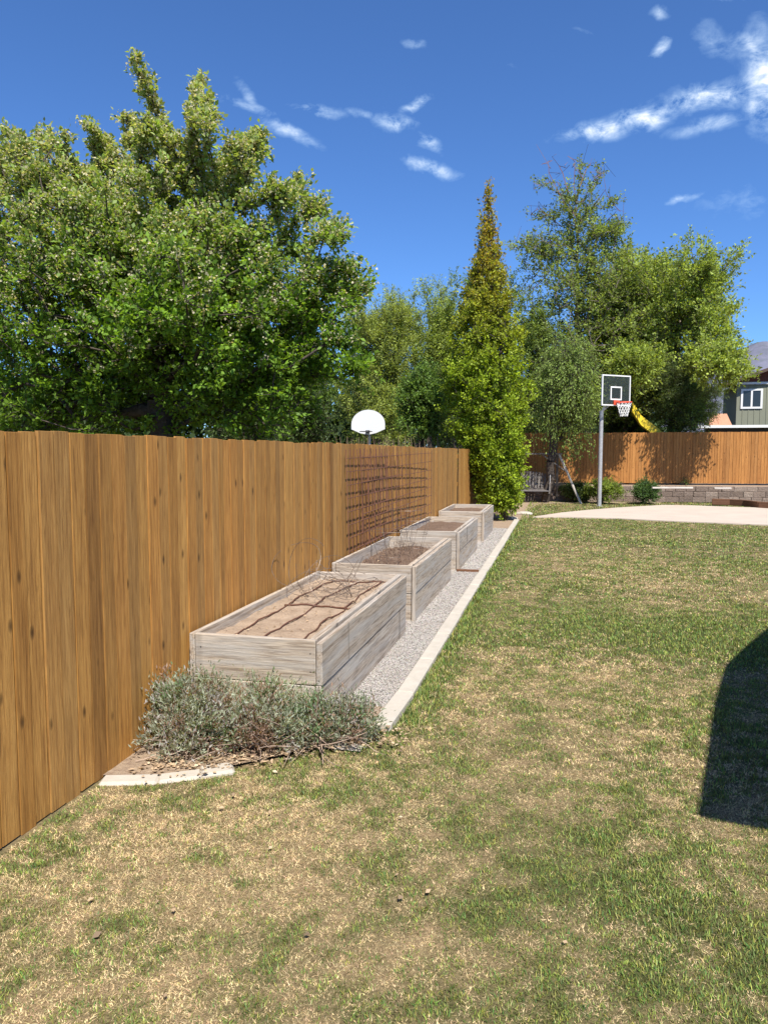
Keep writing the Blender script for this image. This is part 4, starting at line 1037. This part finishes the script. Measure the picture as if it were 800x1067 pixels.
def house():
    Y0 = 46.0
    a = lambda x, y, dy=0: at(x, y, Y0+dy)
    c0 = a(766, 442); base = (c0[0], c0[1], 0)
    root = empty('house', base, 'sage green sided house with red brown gable at the right edge', 'house')
    o = np.array(base)
    x0 = 0.0; x1 = 9.0; zt = a(766, 401)[2]; d = 3.6
    b = MB(); b.box((x0, 0, 0), (x1, d, zt)); wall = b.build('wall', M['siding'], root)
    b = MB()
    for i in range(1, 30): b.box((x0+i*.31, -.02, 0), (x0+i*.31+.05, -.002, zt-.02))
    b.build('batten', M['siding'], wall)
    # gable : ridge over the middle, triangular face towards the camera
    slope = .36; xm = (x0+x1)/2; ov = .9; zr = zt+.15
    def prism(y0, y1, zlow, add, xl, xr, mat, nm, th=None):
        zm = zlow+(xr-xl)/2*slope
        V = [(xl, y0, zlow), (xr, y0, zlow), (xm, y0, zm), (xl, y1, zlow), (xr, y1, zlow), (xm, y1, zm)]
        f = [(0, 1, 2), (5, 4, 3), (0, 3, 4, 1), (1, 4, 5, 2), (2, 5, 3, 0)]
        me = bpy.data.meshes.new(nm); me.from_pydata(V, [], f); me.materials.append(mat); ob = bpy.data.objects.new(nm, me); link(ob, root); return ob
    prism(-.05, d, zt+.14, 0, x0-.02, x1+.02, M['gable'], 'gable')
    b = MB(); b.box((x0-.35, -.12, zt+.0), (x1+.3, -.051, zt+.13)); b.build('trim', M['white_paint'], root)
    zm = zt+.14+(x1-x0+.04)/2*slope
    b = MB()
    for sx, xe in ((-1, x0-ov), (1, x1+ov)):
        ze = zm-(abs(xe-xm))*slope
        V = [(xe, -.6, ze+.02), (xm, -.6, zm+.02), (xm, d+.4, zm+.02), (xe, d+.4, ze+.02), (xe, -.6, ze+.2), (xm, -.6, zm+.2), (xm, d+.4, zm+.2), (xe, d+.4, ze+.2)]
        b.add(V, [(0, 1, 2, 3), (4, 7, 6, 5), (0, 4, 5, 1), (3, 2, 6, 7), (0, 3, 7, 4)])
    b.build('roof', M['roof_brown'], root)
    w0 = a(773, 424)-o; w1 = a(792, 407)-o; fr = .11
    xa, xb, za, zb = w0[0], w1[0], w0[2], w1[2]
    b = MB(); b.box((xa-.02, -.028, za), (xb+.02, -.021, zb)); wn = b.build('window', M['pane'], root)
    b = MB()
    for q in (((xa-fr, -.06, za-fr), (xa, -.005, zb+fr)), ((xb, -.06, za-fr), (xb+fr, -.005, zb+fr)), ((xa, -.06, zb), (xb, -.005, zb+fr)), ((xa, -.06, za-fr), (xb, -.005, za)), (((xa+xb)/2-.05, -.055, za), ((xa+xb)/2+.05, -.03, zb))): b.box(*q)
    b.build('frame', M['white_paint'], wn)
    # neighbouring lower structure with pale gutter
    Yp = 42.0; p0 = at(727, 444, Yp); r2 = empty('garden_pavilion', (p0[0], p0[1], 0), 'low dark roofed shelter with white fascia in front of the sage house', 'shelter')
    zz = p0[2]; b = MB(); b.box((0, 0, zz-.10), (9, 1.4, zz+.04)); b.build('roof_edge', M['white_paint'], r2)
    b = MB(); b.add([(0.03, .03, zz+.042), (9, .03, zz+.042), (9, 1.4, zz+.09), (.03, 1.4, zz+.09)], [(0, 1, 2, 3)]); b.build('roof', M['roof_brown'], r2)
    b = MB(); b.box((.6, .4, 0), (9, 1.3, zz-.11)); b.build('wall', M['soffit'], r2)
    # salmon roofed outbuilding
    q0 = at(738, 442, 43.6); q1 = at(763, 430, 43.6); r3 = empty('outbuilding', (q0[0], q0[1], 0), 'small building with salmon shingle roof left of the sage house', 'building')
    wd = q1[0]-q0[0]; zb_, zt_ = q0[2]-.1, q1[2]
    b = MB(); b.box((.1, .15, 0), (wd-.1, 1.9, zb_)); b.build('wall', M['siding'], r3)
    b = MB(); b.add([(0, 0, zb_), (wd, 0, zb_), (wd-.1, 1.0, zt_), (.3, 1.0, zt_), (wd, 2.0, zb_), (0, 2.0, zb_)], [(0, 1, 2, 3), (3, 2, 4, 5), (0, 3, 5), (1, 4, 2)]); b.build('roof', M['roof_salmon'], r3)
house()
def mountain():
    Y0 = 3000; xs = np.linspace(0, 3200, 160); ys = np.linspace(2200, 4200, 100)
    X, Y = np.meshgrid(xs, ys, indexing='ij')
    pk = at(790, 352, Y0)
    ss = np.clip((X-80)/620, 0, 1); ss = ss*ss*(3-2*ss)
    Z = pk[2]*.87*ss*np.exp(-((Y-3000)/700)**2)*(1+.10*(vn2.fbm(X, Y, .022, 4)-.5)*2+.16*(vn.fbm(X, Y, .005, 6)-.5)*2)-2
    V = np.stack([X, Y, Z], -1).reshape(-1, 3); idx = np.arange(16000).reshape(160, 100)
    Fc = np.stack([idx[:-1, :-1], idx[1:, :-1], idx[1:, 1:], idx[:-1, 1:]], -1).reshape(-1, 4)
    m = simple('haze tinted rock', (.14, .14, .19), .95, 0, .02, 1, (.08, .09, .11))  # bluish tint puts distance haze into the rock colour
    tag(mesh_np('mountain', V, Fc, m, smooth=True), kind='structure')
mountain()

# ------------------------------------------------------------------ shadow slab added outside the frame, outline shaped to throw the dark lawn shadow
def cover():
    h = 2.9; sh = sund[:2]*h/sund[2]
    G = [gnd(727, 850), gnd(735, 800), gnd(744, 735), gnd(756, 694), gnd(775, 676), gnd(800, 655)]
    G = [(p[0], p[1]) for p in G]+[(3.2, 8.6), (6.5, 8.6), (6.5, 2.0), (.93, 2.0), (.97, 3.1), (1.0, 3.58)]
    poly = [(x+sh[0], y+sh[1]) for x, y in G]
    cx, cy = poly[8]
    root = empty('shadow_slab', (cx, cy, 0), 'flat shadow slab beyond the right edge, shading the lawn', 'shadow slab')
    n = len(poly); V = [(x-cx, y-cy, h-.02) for x, y in poly]+[(x-cx, y-cy, h+.02) for x, y in poly]
    f = [tuple(range(n))[::-1], tuple(range(n, 2*n))]+[(i, (i+1) % n, n+(i+1) % n, n+i) for i in range(n)]
    me = bpy.data.meshes.new('roof'); me.from_pydata(V, [], f); me.materials.append(M['slab_roof']); link(bpy.data.objects.new('roof', me), root)
    for (px, py) in ((poly[6][0]+.3, poly[6][1]-.3), (poly[7][0]-.3, poly[7][1]-.3), (poly[8][0]-.3, poly[8][1]+.3), (5.2, poly[8][1]+.3)):
        b = MB(); b.box((px-cx-.06, py-cy-.06, 0), (px-cx+.06, py-cy+.06, h-.022)); b.build('post', M['white_wood'], root)
cover()

# ------------------------------------------------------------------ sun, sky
sun = bpy.data.lights.new('sun', 'SUN'); sun.energy = 5.0; sun.angle = R(.53); sun.color = (1, .95, .87)
so = bpy.data.objects.new('sun', sun); link(so); so.rotation_euler = Vector(sund).to_track_quat('Z', 'Y').to_euler()
W = bpy.data.worlds.new('World'); S.world = W; W.use_nodes = True
t = W.node_tree; bg = t.nodes['Background']; bg.inputs[1].default_value = .080
sky = t.nodes.new('ShaderNodeTexSky'); sky.sky_type = 'NISHITA'; sky.sun_disc = False
sky.sun_elevation = SUN_EL; sky.sun_rotation = SUN_AZ; sky.altitude = 1400; sky.air_density = 1.0; sky.dust_density = .8; sky.ozone_density = 3.0
tc = t.nodes.new('ShaderNodeTexCoord').outputs['Generated']
sp = t.nodes.new('ShaderNodeSeparateXYZ'); L(t, tc, sp.inputs[0])
az = mathn(t, 'ARCTAN2', sp.outputs[0], sp.outputs[1]); el = mathn(t, 'ARCSINE', sp.outputs[2])
# small domain warp so that the wisps have ragged outlines
wn = noise(t, tc, 9, 4, .6); wn2 = noise(t, mapped(t, tc, (1, 1, 1), (5, 2, 8)), 9, 4, .6)
az = mathn(t, 'ADD', az, mathn(t, 'MULTIPLY', mathn(t, 'SUBTRACT', wn, .5), .07)); el = mathn(t, 'ADD', el, mathn(t, 'MULTIPLY', mathn(t, 'SUBTRACT', wn2, .5), .05))
def azel(px, py):
    d = ray(px, py); d = d/np.linalg.norm(d); return math.atan2(d[0], d[1]), math.asin(d[2])
CL = [  # x0,y0,x1,y1 (ends), half width px, strength
    (592, 142, 650, 126, 8, 1.0), (640, 124, 700, 106, 9, 1.0), (690, 104, 785, 98, 9, .85), (792, 60, 800, 120, 15, 1.0), (700, 130, 775, 128, 7, .45), (775, 50, 800, 60, 8, .7),
    (678, 55, 692, 42, 6, .7), (425, 50, 445, 50, 4, .36), (735, 2, 775, 2, 6, .6), (236, 108, 290, 122, 5, .52), (275, 128, 325, 150, 6, .55), (300, 112, 350, 118, 5, .52), (255, 95, 270, 112, 7, .4), (395, 125, 430, 128, 7, .75), (425, 112, 445, 106, 5, .65),
    (425, 168, 470, 186, 6, .7), (438, 145, 455, 158, 6, .55), (700, 205, 730, 198, 3, .5), (740, 213, 820, 203, 16, .20), (730, 35, 770, 60, 10, .28), (675, 12, 690, 16, 4, .5), (600, 30, 620, 35, 3, .2), (520, 70, 560, 80, 4, .15), (360, 115, 385, 120, 4, .3), (845, 80, 900, 110, 26, .9)]
acc = None
for (x0, y0, x1, y1, hw, st) in CL:
    a0, e0 = azel(x0, y0); a1, e1 = azel(x1, y1); ca, ce = (a0+a1)/2, (e0+e1)/2
    ln = math.hypot(a1-a0, e1-e0)/2+hw/F; ang = math.atan2(e1-e0, a1-a0); w = hw/F
    dx = mathn(t, 'SUBTRACT', az, ca); dy = mathn(t, 'SUBTRACT', el, ce)
    u = mathn(t, 'ADD', mathn(t, 'MULTIPLY', dx, math.cos(ang)/ln), mathn(t, 'MULTIPLY', dy, math.sin(ang)/ln))
    v = mathn(t, 'ADD', mathn(t, 'MULTIPLY', dx, -math.sin(ang)/w), mathn(t, 'MULTIPLY', dy, math.cos(ang)/w))
    r2 = mathn(t, 'ADD', mathn(t, 'MULTIPLY', u, u), mathn(t, 'MULTIPLY', v, v))
    g = mathn(t, 'MULTIPLY', mathn(t, 'EXPONENT', mathn(t, 'MULTIPLY', r2, -1.25)), st)
    acc = g if acc is None else mathn(t, 'MAXIMUM', acc, g)
cn = noise(t, mapped(t, tc, (1, 1, 1.7)), 30, 8, .66, .3)
dens = mathn(t, 'MULTIPLY', acc, ramp(t, cn, [(.36, .0), (.70, 1.5)]), True)
dens = ramp(t, dens, [(.06, 0), (1.15, .93)])
cc = mixc(t, sky.outputs[0], (8.2, 8.4, 8.8), dens)
tint = mixc(t, cc, (.62, .93, 1.32), mathn(t, 'SUBTRACT', 1.0, dens, True), 'MULTIPLY')
L(t, tint, bg.inputs[0])

# ------------------------------------------------------------------ camera
cam = bpy.data.cameras.new('camera'); co = bpy.data.objects.new('camera', cam); link(co)
cam.sensor_fit = 'VERTICAL'; cam.sensor_height = 36; cam.lens = F/PH*36; cam.clip_end = 9000; cam.clip_start = .05
co.location = (0, 0, EYE); co.rotation_euler = (math.pi/2-PITCH, 0, YAW); S.camera = co
S.view_settings.view_transform = 'Standard'; S.view_settings.look = 'None'; S.view_settings.gamma = 1; S.view_settings.use_curve_mapping = False
S.view_settings.exposure = 0.80
